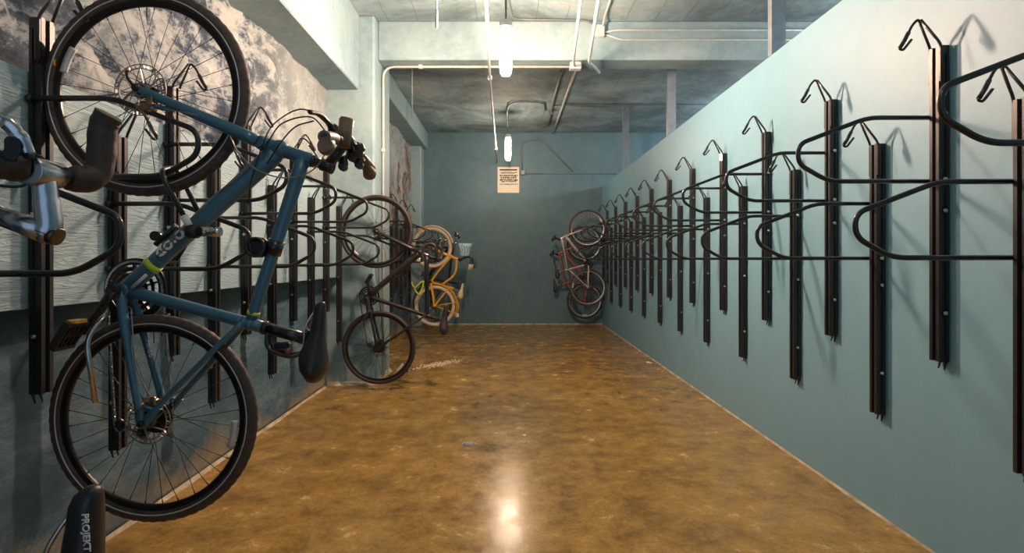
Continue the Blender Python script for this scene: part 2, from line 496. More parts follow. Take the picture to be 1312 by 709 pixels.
# ------------------------------------------------------------------ bike racks
ORD = ['first', 'second', 'third', 'fourth', 'fifth', 'sixth', 'seventh', 'eighth', 'ninth', 'tenth', 'eleventh', 'twelfth', 'thirteenth']
def make_rack(sgn, wall_depth=0.0):
    """sgn=+1: on the left wall (u grows to +X); -1: on the right wall. Origin at the foot of the channel on its wall face."""
    P = lambda u, v, w: (sgn*u, v, w)
    parts = []
    ch = MB()
    h = 1.30; hw = .027; d = .045
    prof = [(.002, -hw), (d, -hw), (d, -.010), (d-.012, -.008), (d-.012, .008), (d, .010), (d, hw), (.002, hw),
            (.002, .018), (.012, .018), (.012, -.018), (.002, -.018)]
    ch.prism([P(u, v, 0) for u, v in prof], (0, 0, h))
    for s in (-1, 1):     # returned lips running down both flanks, and the pointed fixing tabs below
        ch.box(P(.014, s*(hw+.004), h/2-.01), (.010, .008, h-.06))
        ch.prism([P(.004, s*.016-.006, 0), P(.004, s*.016+.006, 0), P(.012, s*.016, -.035)], (sgn*.006, 0, .002))
    parts.append(('channel', ch, M['black_steel']))
    hk = MB()
    r = .0055
    for s in (-1, 1):
        hk.tube(round_path([P(.036, s*.031, 1.14), P(.036, s*.031, 1.30), P(.104, s*.006, 1.412)], .03), r, 8)
        hk.box(P(.034, s*.031, 1.22), (.02, .006, .14))
    hk.tube(round_path([P(.098, 0, 1.400), P(.112, 0, 1.416), P(.135, 0, 1.392), P(.166, 0, 1.330), P(.190, 0, 1.293), P(.172, 0, 1.288), P(.138, 0, 1.332)], .02, 6), r, 8)
    hk.tube([P(.150, 0, 1.362), P(.166, 0, 1.330), P(.186, 0, 1.299)], .0085, 8)
    parts.append(('hook', hk, M['black_steel']))
    vy = -sgn*.037
    hp = MB()
    hp.tube(round_path([P(.010, vy, 1.017), P(.297, vy, 1.017), P(.590, vy, .905), P(.590, vy, .822), P(.462, vy, .749), P(.010, vy, .749)],
                       [.05, .085, .075, .05], 8), .0098, 10)
    for wz in (1.017, .749):
        hp.ball(P(.012, vy, wz), .015, 10)
    parts.append(('wheel_hoop', hp, M['black_steel']))
    for wz in (1.017, .749, .62, .20):
        b = MB()
        b.cyl(P(.024, -(hw+.005), wz), P(.024, -(hw+.013), wz), .0085, 6)
        b.cyl(P(.024, -(hw+.008), wz), P(.024, -(hw+.017), wz), .0045, 8)
        parts.append(('bolt', b, M['bolt']))
    return parts
RACKS = {}
def place_rack(sgn, x, y, z, label, group):
    root = empty('bike_rack', (x, y, z), label, 'bike rack', group)
    if sgn not in RACKS:
        RACKS[sgn] = [mb.build(n, m, root) for n, mb, m in make_rack(sgn)]
    else:
        for p in RACKS[sgn]:
            c = p.copy(); c.parent = root; COL.objects.link(c)
    return root
nh = nl = 0
for k in range(-1, 23):
    low = (k % 2 == 0)
    y = 2.02 + .406*k
    if low: word = ORD[nl]; nl += 1; hh = 'lower'
    else: word = ORD[nh]; nh += 1; hh = 'higher'
    if k == -1: lab = 'nearest high-set rack on the right partition, only its black hoop in view'
    elif k == 0: lab = 'nearest low-set black rack on the right partition, cut by the right edge'
    else: lab = 'empty black rack on the right partition, %s of the %s-set row from the camera' % (word, hh)
    if k == 21: lab = 'far black rack on the right partition holding the pale silver bicycle'
    if k == 22: lab = 'last black rack on the right partition, in the corner behind the rust-red bicycle'
    place_rack(-1, WR, y, (.508 if low else .831), lab, 'racks along the right partition')
nh = nl = 0
for k in list(range(-3, 10)) + list(range(16, 22)):
    high = (k % 2 == 0)
    y = 2.04 + .40*k
    if k >= 16: wx = WL+.02
    else: wx = BX
    if high: word = ORD[nh]; nh += 1; hh = 'higher'
    else: word = ORD[nl]; nl += 1; hh = 'lower'
    if k >= 10: lab = 'black rack on the rough left wall beyond the pillar, %s of the %s-set ones there' % (ORD[(k-16)//2], hh)
    elif k == 0: lab = 'black rack on the left wall whose hoop holds the blue bicycle'
    elif k == -1: lab = 'nearest low-set black hoop on the left wall, beside the silver stem'
    elif k < -1: lab = 'black rack on the left wall out of frame by the camera, %s-set' % hh
    elif k == 9: lab = 'last black rack before the pillar, holding the charcoal drop-bar bicycle'
    else: lab = 'black rack on the left wall board, %s of the %s-set ones behind the blue bicycle' % (ORD[(k-1)//2], hh)
    if k == -3: lab = 'black rack on the left wall that holds the nearest bicycle'
    place_rack(1, wx, y, (.786 if high else .463), lab, 'racks along the left wall')

# ------------------------------------------------------------------ bicycles
def text_mesh(s, size, bold=.0, ext=.0006):
    cu = bpy.data.curves.new('txt', 'FONT'); cu.body = s; cu.size = size; cu.offset = bold; cu.extrude = ext
    cu.align_x = 'CENTER'; cu.align_y = 'CENTER'
    o = bpy.data.objects.new('txt', cu); COL.objects.link(o)
    dg = bpy.context.evaluated_depsgraph_get()
    me = bpy.data.meshes.new_from_object(o.evaluated_get(dg))
    bpy.data.objects.remove(o); return me

def place_text(name, s, size, origin, xdir, ydir, mat, parent, bold=.0, wrap_r=None):
    me = text_mesh(s, size, bold)
    x = V(xdir).normalized(); y = V(ydir).normalized(); z = x.cross(y)
    o0 = V(origin)
    for vt in me.vertices:
        c = vt.co.copy()
        p = o0 + x*c.x + y*c.y + z*c.z
        if wrap_r:   # bend the lettering round a tube under it
            a = c.y/wrap_r
            p = o0 + x*c.x + y*(math.sin(a)*(wrap_r+c.z)) + z*((math.cos(a)-1)*wrap_r + c.z)
        vt.co = p
    me.materials.clear(); me.materials.append(mat)
    o = bpy.data.objects.new(name, me); COL.objects.link(o); o.parent = parent
    return o

def make_wheel(name_parent, P, hub, R, cfg, parent, front):
    """wheel = tyre part carrying sub-parts rim, hub, spokes ..."""
    detail = cfg['detail']; tr = cfg.get('tyre_r', .019)
    c = V(P(hub[0], 0, hub[1]))
    seg = 256 if detail > 1 else (96 if detail else 64)
    ns = 14
    sec = []
    for k in range(ns):
        a = 2*PI*k/ns
        sec.append((R - tr + math.cos(a)*tr*1.05, math.sin(a)*tr*1.0))
    def tread(i, k):
        if detail < 2: return 0
        if k in (0, 1, ns-1, 2, ns-2, 3, ns-3):
            side = 1 if k in (1, 2, 3) else (0 if k == 0 else -1)
            return .0009 if ((i + (1 if side > 0 else 0)) // 2) % 2 == 0 else -.0010
        return 0
    wh = MB().ring((0, 0, 0), sec, seg, tread).build('front_wheel' if front else 'rear_wheel', cfg['tyre'], parent, c)
    if cfg.get('tyre_label'): wh['label'] = cfg['tyre_label']
    ri = R - 2*tr + .004
    MB().ring((0, 0, 0), [(ri, -.011), (ri+.004, -.0125), (ri+.004, .0125), (ri, .011), (ri-.018, .009), (ri-.022, .004), (ri-.022, -.004), (ri-.018, -.009)], seg, smooth=False).build('rim', cfg['rim'], wh)
    if cfg.get('stripe'):
        for s in (-1, 1):
            rs = R - tr*1.35; yy = s*(tr*.93)
            MB().ring((0, 0, 0), [(rs-.0028, yy), (rs, yy+s*.0022), (rs+.0028, yy), (rs, yy-s*.002)], seg).build('reflective_stripe', M['stripe'], wh)
    if cfg.get('whitewall'):
        for s in (-1, 1):
            rs = R - tr*1.15
            MB().ring((0, 0, 0), [(rs-.012, s*tr*.75), (rs, s*(tr+.004)), (rs+.012, s*tr*.82), (rs, s*tr*.7)], 64).build('whitewall', M['cream'], wh)
    hb = MB()
    hb.tube([(0, -.05, 0), (0, -.035, 0), (0, -.034, 0), (0, -.028, 0), (0, -.027, 0), (0, .027, 0), (0, .028, 0), (0, .034, 0), (0, .035, 0), (0, .05, 0)],
            [.008, .012, .028, .028, .014, .014, .028, .028, .012, .008], 20)
    hb.build('hub', M['dark_metal'] if detail else cfg['spoke'], wh)
    n = 32 if detail > 1 else 28
    mbs = MB()
    for i in range(n):
        s = -1 if i % 2 else 1
        a_r = 2*PI*(i+.5)/n
        off = (1 if (i//2) % 2 else -1)*2*PI*(3.0/n)*2.2
        a_h = a_r + off
        p0 = (math.cos(a_h)*.025, s*.031, math.sin(a_h)*.025)
        p1 = (math.cos(a_r)*(ri-.02), s*.002, math.sin(a_r)*(ri-.02))
        if detail > 1:
            sp = MB().tube([p0, p1], .00115, 5)
            sp.tube([V(p0).lerp(V(p1), .955), p1], .0022, 5)
            sp.build('spoke', cfg['spoke'], wh)
        else:
            mbs.tube([p0, p1], .0014 if detail else .0028, 4)
    if detail <= 1:
        mbs.build('spokes', cfg['spoke'], wh)
    if cfg.get('disc'):
        ro = .090 if front else .080; v = cfg['rotor_v']
        mb = MB()
        for (r0, r1) in ((ro-.004, ro), (ro-.018, ro-.014)):
            mb.ring((0, v, 0), [(r0, -.001), (r1, -.001), (r1, .001), (r0, .001)], 72, smooth=False)
        for i in range(36):
            a = 2*PI*i/36
            b2 = a + .06*(1 if i % 3 else -1)
            mb.beam((math.cos(a)*(ro-.016), v, math.sin(a)*(ro-.016)), (math.cos(b2)*(ro-.002), v, math.sin(b2)*(ro-.002)), .002, .0085, (0, 1, 0))
        for i in range(6):
            a = 2*PI*i/6; b2 = a+.55
            mb.beam((math.cos(a)*.022, v, math.sin(a)*.022), (math.cos(b2)*(ro-.014), v, math.sin(b2)*(ro-.014)), .002, .009, (0, 1, 0))
        mb.ring((0, v, 0), [(.018, -.0015), (.026, -.0015), (.026, .0015), (.018, .0015)], 24, smooth=False)
        mb.build('brake_disc', M['disc_steel'] if detail > 1 else M['dark_metal'], wh)
    if cfg.get('reflectors'):
        a = cfg['reflectors'][0 if front else 1]; rr = R*.80
        MB().ring((0, -.012, 0), [(rr-.011, -.006), (rr+.011, -.006), (rr+.009, .006), (rr-.009, .006)], 10, arc=(a-.16, a+.16)).build('wheel_reflector', M['clear'], wh)
    # valve
    MB().tube([(0, 0, ri-.02), (0, 0, ri-.06)], .0022, 6).build('valve', M['dark_metal'], wh) if detail else None
    return wh

def make_saddle(P, nose, rear, up, parent, mat, drive=1, width=.15, name='saddle', th=.062):
    nose = V((nose[0], 0, nose[1])); rear = V((rear[0], 0, rear[1])); ax = rear-nose; L = ax.length; ax.normalize()
    up = V((up[0], 0, up[1])); up = (up - ax*up.dot(ax)).normalized()
    st = [(0, .30, .2, .000), (.015, .55, .36, .001), (.04, .75, .52, .001), (.09, .9, .62, .0), (.2, 1, .68, 0), (.35, 1.15, .76, -.001), (.48, 1.5, .95, -.003), (.60, 2.2, 1.25, -.002), (.72, 3.0, 1.38, .001), (.84, 3.4, 1.25, .004), (.93, 3.1, .85, .003), (.98, 2.4, .65, -.002), (1, 1.5, .3, -.006)]
    hw0 = width/2/3.4
    mb = MB(); n = 16; vs = []
    for (t, wf, hf, dz) in st:
        c = nose + ax*(L*t) + up*dz
        hw = hw0*wf
        for k in range(n):
            a = 2*PI*k/n
            cx = math.cos(a); sy = math.sin(a)
            vx = math.copysign(abs(cx)**.75, cx)*hw
            if sy >= 0: q = (abs(sy)**.8)*th*.28*hf
            else: q = -(abs(sy)**.6)*th*.75*hf
            q -= (abs(cx)**2)*.012*hf*(1 if wf > 1.4 else .5)
            vs.append(V(P(c.x, 0, c.z)) + V((0, vx, 0)) + (V(P(up.x, 0, up.z)))*q)
    fs = [(i*n+k, i*n+(k+1) % n, (i+1)*n+(k+1) % n, (i+1)*n+k) for i in range(len(st)-1) for k in range(n)]
    fs += [tuple(range(n))[::-1], tuple((len(st)-1)*n+k for k in range(n))]
    mb.add(vs, fs, True)
    sd = mb.build(name, mat, parent)
    rl = MB()
    A = lambda t, h, v: tuple(V(P(*(lambda q: (q.x, 0, q.z))(nose + ax*(L*t) + up*h))) + V((0, v, 0)))
    for s in (-1, 1):
        rl.tube(smooth_path([A(.10, -.02, s*.006), A(.22, -.040, s*.016), A(.36, -.052, s*.022), A(.66, -.052, s*.022), A(.84, -.03, s*.035), A(.9, -.012, s*.04)], 4), .0035, 7)
    rl.build('saddle_rail', M['silver'] if mat is M['saddle_black'] and name == 'saddle' else M['dark_metal'], sd)
    return sd

def make_bike(cfg):
    """a bicycle hung by its front wheel. Joint positions are (u, w): distance from the wall, height above the lower tyre's lowest point."""
    sgn = cfg['sgn']; J = cfg['J']; dr = cfg['drive']; det = cfg['detail']; sc = cfg.get('scale', 1.0)
    J = {k: (v[0]*sc, v[1]*sc) for k, v in J.items()}
    R = cfg['R']
    P = lambda u, v, w: (sgn*u, v, w)
    root = empty('bicycle', (cfg['x'], cfg['y'], cfg['z']), cfg['label'], 'bicycle')
    J3 = {k: V(P(v[0], 0, v[1])) for k, v in J.items()}
    fm = cfg['frame_mat']
    nseg = 18 if det > 1 else 10
    kk = cfg.get('fat', 1.0)
    # --- frame
    fr = MB()
    def lerp(a, b, t): return a + (b-a)*t
    ht0, ht1, bb, sc_, rh, fh = J3['crown'], J3['headtop'], J3['bb'], J3['seat'], J3['rh'], J3['fh']
    hax = (ht1-ht0).normalized()
    dt_top = lerp(ht0, ht1, cfg.get('dt_at', .25)); tt_top = lerp(ht0, ht1, cfg.get('tt_at', .8))
    fr.tube([ht0, lerp(ht0, ht1, .06), lerp(ht0, ht1, .5), lerp(ht0, ht1, .94), ht1], [.024*kk, .026*kk, .023*kk, .025*kk, .023*kk], nseg)
    if cfg.get('curved'):
        mid = (dt_top+bb)/2 + V(P(-.05, 0, -.05)); fr.tube(smooth_path([dt_top, mid, bb], 6), .018, nseg)
        mid2 = (tt_top+sc_)/2 + V(P(.015, 0, -.01)); fr.tube(smooth_path([tt_top, mid2, lerp(bb, sc_, .55)], 6), .018, nseg)
        fr.tube([bb, sc_], .017, nseg)
    else:
        fr.tube([bb, lerp(bb, dt_top, .1), lerp(bb, dt_top, .55), lerp(bb, dt_top, .93), dt_top], [.030*kk, .030*kk, .031*kk, .036*kk, .03*kk], nseg, flat=.85)
        fr.tube([tt_top, lerp(tt_top, sc_, .12), lerp(tt_top, sc_, .5), lerp(tt_top, sc_, .92), sc_], [.026*kk, .025*kk, .0225*kk, .0205*kk, .019*kk], nseg)
        fr.tube([bb, lerp(bb, sc_, .12), lerp(bb, sc_, .9), sc_], [.026*kk, .0215*kk, .0205*kk, .0225*kk], nseg)
    # stub above the seat cluster
    sdir = (sc_-bb).normalized(); stop = sc_ + sdir*.06
    fr.tube([sc_-sdir*.03, stop], .0215*kk, nseg)
    fr.tube([bb+V((0, -.036, 0)), bb+V((0, .036, 0))], .026*kk, nseg)
    for s in (-1, 1):
        drop = rh + V((0, s*.066, 0))
        cs = [bb + V((0, s*.026, 0)), lerp(bb, rh, .3)+V((0, s*.046, 0)), lerp(bb, rh, .75)+V((0, s*.064, 0)), drop + (bb-rh).normalized()*.045]
        fr.tube(smooth_path(cs, 4), [.0165*kk]*5+[.0135*kk]*8, 10)
        ss0 = sc_ - sdir*.02
        ssd = (sc_-rh).normalized()
        ss = [ss0+V((0, s*.018, 0)), lerp(ss0, rh, .25)+V((0, s*.040, 0)), lerp(ss0, rh, .8)+V((0, s*.062, 0)), drop+ssd*.045]
        fr.tube(smooth_path(ss, 4), .0105*kk, 10)
        # dropout plate
        a = drop + (bb-rh).normalized()*.05; b2 = drop + ssd*.05; bis = ((bb-rh).normalized()+ssd).normalized()
        fr.tube(smooth_path([a+(bb-rh).normalized()*.03, a, drop-bis*.006, b2, b2+ssd*.03], 4), [.0135]*3+[.016]*11+[.0135]*3, 10, flat=.5)
        if det > 1: fr.tube([a+(bb-rh).normalized()*.015, b2+ssd*.015], .007, 8)
        fr.tube([drop-V((0, .004, 0)), drop+V((0, .004, 0))], .017, 14)
    fr.ball(dt_top, .034*kk, 14); fr.ball(bb, .030*kk, 14); fr.ball(sc_, .0245*kk, 14)
    frame = fr.build('frame', fm, root)
    # --- fork
    fk = MB(); ffm = cfg.get('fork_mat', fm)
    crown = ht0 - hax*.022
    fdir = (fh-crown).normalized()
    side = (V((0, 1, 0)).cross(fdir)).normalized()
    fk.tube([ht0, crown], .027*kk, nseg)
    fk.tube([crown+V((0, -.045, 0)), crown, crown+V((0, .045, 0))], [.02*kk, .026*kk, .02*kk], 12)
    for s in (-1, 1):
        fk.tube([crown+V((0, s*.045, 0)), lerp(crown, fh, .08)+V((0, s*.050, 0)), lerp(crown, fh, .5)+V((0, s*.052, 0)), lerp(crown, fh, .93)+V((0, s*.055, 0)), fh+V((0, s*.055, 0))],
                [.021*kk, .0225*kk, .0195*kk, .0135*kk, .011*kk], 12)
        fk.tube([fh+V((0, s*.050, 0)), fh+V((0, s*.060, 0))], .015, 12)
    if cfg.get('disc'):
        s = -dr
        c0 = lerp(fh, crown, .22)+V((0, s*.052, 0))
        fk.tube([lerp(fh, crown, .08)+V((0, s*.052, 0)), lerp(fh, crown, .12)+V((0, s*.05, 0))+V(P(-.01, 0, -.035)), lerp(fh, crown, .30)+V((0, s*.05, 0))+V(P(-.005, 0, -.02)), lerp(fh, crown, .36)+V((0, s*.052, 0))], .009, 8)
    fork = fk.build('fork', ffm, root)
    if det > 1:
        for s in (-1, 1):
            MB().tube([fh+V((0, s*.058, 0)), fh+V((0, s*.068, 0)), fh+V((0, s*.074, 0))], [.014, .013, .008], 12).build('axle_nut', M['black_gloss'], root)
            MB().tube([rh+V((0, s*.066, 0)), rh+V((0, s*.080, 0)), rh+V((0, s*.086, 0))], [.013, .012, .008], 12).build('axle_nut', M['black_gloss'], root)
        MB().tube([fh+V((0, -.070, 0)), fh+V((-.02, -.076, .03)), fh+V((-.025, -.072, .055))], [.006, .005, .005], 8, flat=.6).build('release_lever', M['black_gloss'], root)
    # --- headset and stem
    barc = J3['bar']
    sm = MB()
    sm.tube([ht1-hax*.002, ht1+hax*.008, ht1+hax*.010, ht1+hax*cfg.get('spacer', .06)], [.022, .022, .0175, .0175], nseg)
    sb = ht1+hax*cfg.get('spacer', .06)
    sm.tube([sb-hax*.02, sb+hax*.022], .0225, nseg)
    sm.tube([sb, lerp(sb, barc, .5), barc], [.020, .017, .018], nseg)
    sm.tube([barc+V((0, -.024, 0)), barc+V((0, .024, 0))], .0225, nseg)
    stem = None if cfg['bar'] == 'none' else sm.build('stem', cfg.get('stem_mat', M['black_gloss']), root)
    hbar = None
    # --- handlebar
    hb = MB(); bw = cfg.get('bar_w', .30)
    bm_ = cfg.get('bar_mat', M['black_gloss'])
    fwd = V(P(0, 0, 1)); upv = V(P(1, 0, 0))   # bike 'forward' points up the wall, bike 'up' points away from the wall
    if cfg['bar'] == 'flat':
        ends = []
        for s in (-1, 1):
            e = barc + V((0, s*bw, 0)) - fwd*.05 + upv*.012
            ends.append((s, e))
        hb.tube(smooth_path([ends[0][1], barc+V((0, -.09, 0)), barc, barc+V((0, .09, 0)), ends[1][1]], 6), [.0115]*8+[.0145]*9+[.0115]*8, 12)
        hbar = hb.build('handlebar', bm_, root)
        for s, e in ends:
            g0 = barc.lerp(e, .56)
            g = MB(); n_ = 14; pts = []; rs = []
            for i in range(n_+1):
                t = i/n_; pts.append(g0.lerp(e, t)); rs.append((.0165+.0022*math.sin(t*PI) + .0012*(i % 2)) if t < .97 else .0195)
            g.tube(pts, rs, 14)
            if cfg.get('ergo'):   # wide palm wing of a comfort grip
                pw = MB()
                a = g0.lerp(e, .35); bq = e
                d = (e-g0).normalized()
                g.tube([a-fwd*.004, a.lerp(bq, .35)-fwd*.018, a.lerp(bq, .75)-fwd*.030, bq-fwd*.026], [.010, .019, .027, .021], 14, flat=1.0)
            g.build('grip', cfg.get('grip_mat', M['black_matte']), hbar)
            lv = MB(); l0 = barc.lerp(e, .50)
            lv.tube([l0+V((0, -s*.012, 0)), l0+V((0, s*.012, 0))], .0185, 12)
            lv.tube(smooth_path([l0+fwd*.016-upv*.006, l0+fwd*.042-upv*.016+V((0, s*.02, 0)), l0+fwd*.060-upv*.030+V((0, s*.07, 0)), l0+fwd*.052-upv*.042+V((0, s*.14, 0))], 5), [.010]*6+[.006]*10, 8, flat=1.3)
            lv.box(l0+fwd*.03-upv*.012, (.028, .03, .034), bev=.005)
            if det: lv.tube([l0-upv*.02-fwd*.005, l0-upv*.045+V((0, -s*.02, 0))], .012, 10)
            lv.build('brake_lever', cfg.get('lever_mat', M['black_gloss']), hbar)
    elif cfg['bar'] == 'drop':
        dd = cfg.get('dropv', 1)
        path = []
        prof = [(0, 0, 0), (0, 0, .15), (.0, .01, .19), (.005, .06, .205), (.0, .10, .207), (-.03, .135, .207), (-.075, .14, .207), (-.115, .105, .207), (-.13, .05, .207), (-.13, -.02, .207)]
        left = [barc + upv*a + fwd*b + V((0, -c, 0)) for a, b, c in prof]
        right = [barc + upv*a + fwd*b + V((0, c, 0)) for a, b, c in prof]
        pth = smooth_path(left[::-1]+right[1:], 4)
        hb.tube(pth, .0155, 12)
        hbar = hb.build('handlebar', M['black_matte'], root)
        for s in (-1, 1):
            lv = MB(); hd = barc + fwd*.10 + V((0, s*.207, 0))
            lv.tube(smooth_path([hd-fwd*.02, hd+fwd*.03+upv*.010, hd+fwd*.072+upv*.020, hd+fwd*.09+upv*.045], 4), [.016]*8+[.013]*5, 10)
            lv.tube(smooth_path([hd+fwd*.075+upv*.02, hd+fwd*.085-upv*.02, hd+fwd*.06-upv*.09, hd+fwd*.055-upv*.115], 4), .006, 8, flat=1.4)
            lv.build('brake_lever', M['dark_metal'], hbar)
    elif cfg['bar'] == 'swept':
        rise = cfg.get('rise', .10)
        half = [(0, 0, 0), (rise*.3, .01, .05), (rise, 0, .15), (rise+.01, -.03, .24), (rise, -.11, .28), (rise-.02, -.16, .29)]
        pts = [barc+upv*a+fwd*b+V((0, -c, 0)) for a, b, c in half][::-1] + [barc+upv*a+fwd*b+V((0, c, 0)) for a, b, c in half][1:]
        hb.tube(smooth_path(pts, 5), .0115, 10)
        hbar = hb.build('handlebar', M['dark_metal'], root)
        for s in (-1, 1):
            a, b, c = half[-2]; a2, b2_, c2 = half[-1]
            g0 = barc+upv*a+fwd*b+V((0, s*c, 0)); g1 = barc+upv*a2+fwd*(b2_-.03)+V((0, s*c2, 0))
            MB().tube([g0, g1], .02, 12).build('grip', cfg.get('grip_mat', M['cream']), hbar)
            lv = MB(); l0 = barc+upv*rise+fwd*-.03+V((0, s*.24, 0))
            lv.tube(smooth_path([l0, l0+upv*.05+fwd*.02, l0+upv*.07-fwd*.06, l0+upv*.06-fwd*.14], 4), .007, 8)
            lv.build('brake_lever', M['dark_metal'], hbar)
    # --- seat post and saddle
    if 'clamp' in J3:
        sp = MB(); cl = J3['clamp']
        sp.tube([stop-sdir*.03, lerp(stop, cl, .9), cl], [.0145]*3, 14)
        sp.box(tuple(cl), (.035, .045, .035), bev=.006)
        sp.tube([stop-sdir*.012, stop+sdir*.004], .0245*kk, 14)
        sp.build('seat_post', cfg.get('post_mat', M['black_gloss']), root)
        make_saddle(P, J['nose'], J['tail'], (1, 0) if not cfg.get('saddle_up') else cfg['saddle_up'], root, cfg.get('saddle_mat', M['saddle_black']), width=cfg.get('saddle_w', .15))
    # --- wheels
    make_wheel('front', P, J['fh'], R, cfg, root, True)
    make_wheel('rear', P, J['rh'], R, cfg, root, False)
    # --- crankset (ring on the drive side), cranks, pedals
    rr = cfg.get('ring_r', .098); vd = dr*.05
    ck = MB()
    for (r0, off) in ((rr, .0), (rr*.78, -.008), (rr*.58, -.016)) if det else ((rr, 0),):
        nt_ = 48
        mod = (lambda i, k: (.003 if i % 2 else -.001) if k in (1, 2) else 0)
        v0 = vd + dr*off
        ck.ring(tuple(bb), [(r0-.012, v0-.0015), (r0, v0-.0015), (r0, v0+.0015), (r0-.012, v0+.0015)], nt_*2, mod, smooth=False)
    for i in range(5):
        a = 2*PI*i/5+.3
        ck.beam(tuple(bb+V((0, vd, 0))), tuple(bb+V((math.cos(a)*(rr-.008), vd, math.sin(a)*(rr-.008)))), .006, .016, (0, 1, 0))
    if cfg.get('guard'):
        v0 = vd+dr*.006
        ck.ring(tuple(bb), [(rr+.012, v0-.0015), (rr-.004, v0-.0015), (rr-.004, v0+.0015), (rr+.012, v0+.0015)], 64, smooth=False)
    ck.tube([bb+V((0, -.062, 0)), bb+V((0, .062, 0))], .012, 12)
    crank = ck.build('crankset', cfg.get('crank_mat', M['black_gloss']), root)
    ca = V(P(cfg['crank_dir'][0], 0, cfg['crank_dir'][1])).normalized()*.17*(sc if sc < 1 else 1)
    for s, d in ((-dr, 1), (dr, -1)):
        e = bb + ca*d + V((0, s*.072, 0)); st_ = bb + V((0, s*.062, 0))
        ar = MB()
        ar.tube([st_, lerp(st_, e, .15), lerp(st_, e, .85), e], [.021, .016, .0135, .015], 12, flat=.6)
        ar.tube([st_-V((0, .009, 0)), st_+V((0, .009, 0))], .022, 14)
        ar.build('crank_arm', cfg.get('crank_mat', M['black_gloss']), crank)
        pd = MB(); pc = e + V((0, s*.062, 0))
        ax_ = V(P(*[(cfg.get('pedal_dir', (-.45, 0, -.75)))[i] for i in (0, 1, 2)])).normalized()
        tz = ax_.cross(V((0, 1, 0))).normalized()
        for t in (-1, 1):
            pd.beam(tuple(pc+ax_*t*.045-V((0, .045, 0))), tuple(pc+ax_*t*.045+V((0, .045, 0))), .010, .024, tz)
            pd.beam(tuple(pc-ax_*.045+V((0, t*.042, 0))), tuple(pc+ax_*.045+V((0, t*.042, 0))), .008, .022, tz)
        for t in (-.4, 0, .4):
            pd.beam(tuple(pc-ax_*.045+V((0, t*.05, 0))), tuple(pc+ax_*.045+V((0, t*.05, 0))), .006, .016, tz)
        pd.tube([e, pc+V((0, s*.045, 0))], .009, 10)
        po = pd.build('pedal', M['black_matte'], root)
        if cfg.get('pedal_reflectors'):
            for t in (-1,):
                MB().box(tuple(pc+ax_*t*.052), (.034, .05, .012) if abs(ax_.z) > .6 else (.012, .05, .034), bev=.002).build('pedal_reflector', M['orange'], po)
    # --- cassette, derailleur, chain
    if det:
        cs = MB()
        vs_ = [.016, .022, .028, .034, .040]
        for i, v0 in enumerate(vs_):
            r0 = .056 - i*.008
            mod = (lambda i, k: (.002 if i % 2 else -.001) if k in (1, 2) else 0)
            cs.ring(tuple(rh), [(.014, dr*v0-.0012), (r0, dr*v0-.0012), (r0, dr*v0+.0012), (.014, dr*v0+.0012)], 52, mod, smooth=False)
        cs.build('cassette', M['dark_metal'], root)
        dn = V(P(-.14, 0, -.035)) if det > 1 else V(P(-.10, 0, .02))
        pj = rh + dn*sc + V((0, dr*.034, 0)); gj = rh + dn*sc*.42 + V(P(0, 0, -.045)) + V((0, dr*.034, 0))
        de = MB()
        de.tube([rh+V((0, dr*.055, 0)), gj+V((0, dr*.012, 0))], .008, 8)
        for c_ in (gj, pj):
            de.ring(tuple(c_), [(.006, -.004), (.021, -.004), (.021, .004), (.006, .004)], 22, lambda i, k: (.002 if i % 2 else -.001) if k in (1, 2) else 0, smooth=False)
        de.tube([gj+V((0, .008, 0)), pj+V((0, .008, 0))], .005, 8, flat=.5); de.tube([gj-V((0, .008, 0)), pj-V((0, .008, 0))], .005, 8, flat=.5)
        de.ball(tuple(gj+V((0, dr*.02, 0))), .017, 10)
        de.build('derailleur', M['dark_metal'], root)
        # chain path
        def arc(c_, r_, a0, a1, n_): return [c_ + V((math.cos(a0+(a1-a0)*i/n_)*r_, 0, math.sin(a0+(a1-a0)*i/n_)*r_)) for i in range(n_+1)]
        bz = bb+V((0, vd, 0)); rz = rh+V((0, dr*.034, 0)); rc = .046
        if sgn > 0:
            path = arc(bz, rr, 0.05, PI-.05, 22) + [pj+V((-.02, 0, .0))] + arc(pj, .021, PI, 2*PI, 5)[1:] + [gj+V((.010, 0, -.02)), gj+V((.02, 0, 0))] + arc(rz, rc, PI+1.0, 2*PI+.1, 10)
        else:
            path = arc(bz, rr, PI-.05, .05, 22) + [pj+V((.02, 0, .0))] + arc(pj, .021, 0, -PI, 5)[1:] + [gj+V((-.010, 0, -.02)), gj+V((-.02, 0, 0))] + arc(rz, rc, -1.0, -PI-.1, 10)
        tot = 0; segs = []
        for a, b2 in zip(path, path[1:]+path[:1]):
            segs.append((tot, a, b2)); tot += (b2-a).length
        nlk = int(tot/.0127); chn = MB()
        def at(d):
            d %= tot
            for t0, a, b2 in reversed(segs):
                if d >= t0: return a + (b2-a)*((d-t0)/max(1e-6, (b2-a).length))
        for i in range(nlk):
            a = at(i*tot/nlk); b2 = at((i+1)*tot/nlk)
            o_ = .0035 if i % 2 else .0022
            for s in (-1, 1):
                chn.beam(tuple(a+V((0, s*o_, 0))), tuple(b2+V((0, s*o_, 0))), .0014, .0075, (1, .001, 0) if abs((b2-a).z) > abs((b2-a).x) else (0, 0, 1))
            chn.cyl(tuple(a-V((0, .005, 0))), tuple(a+V((0, .005, 0))), .0036, 6)
        chn.build('chain', M['silver'] if det > 1 else M['dark_metal'], root)
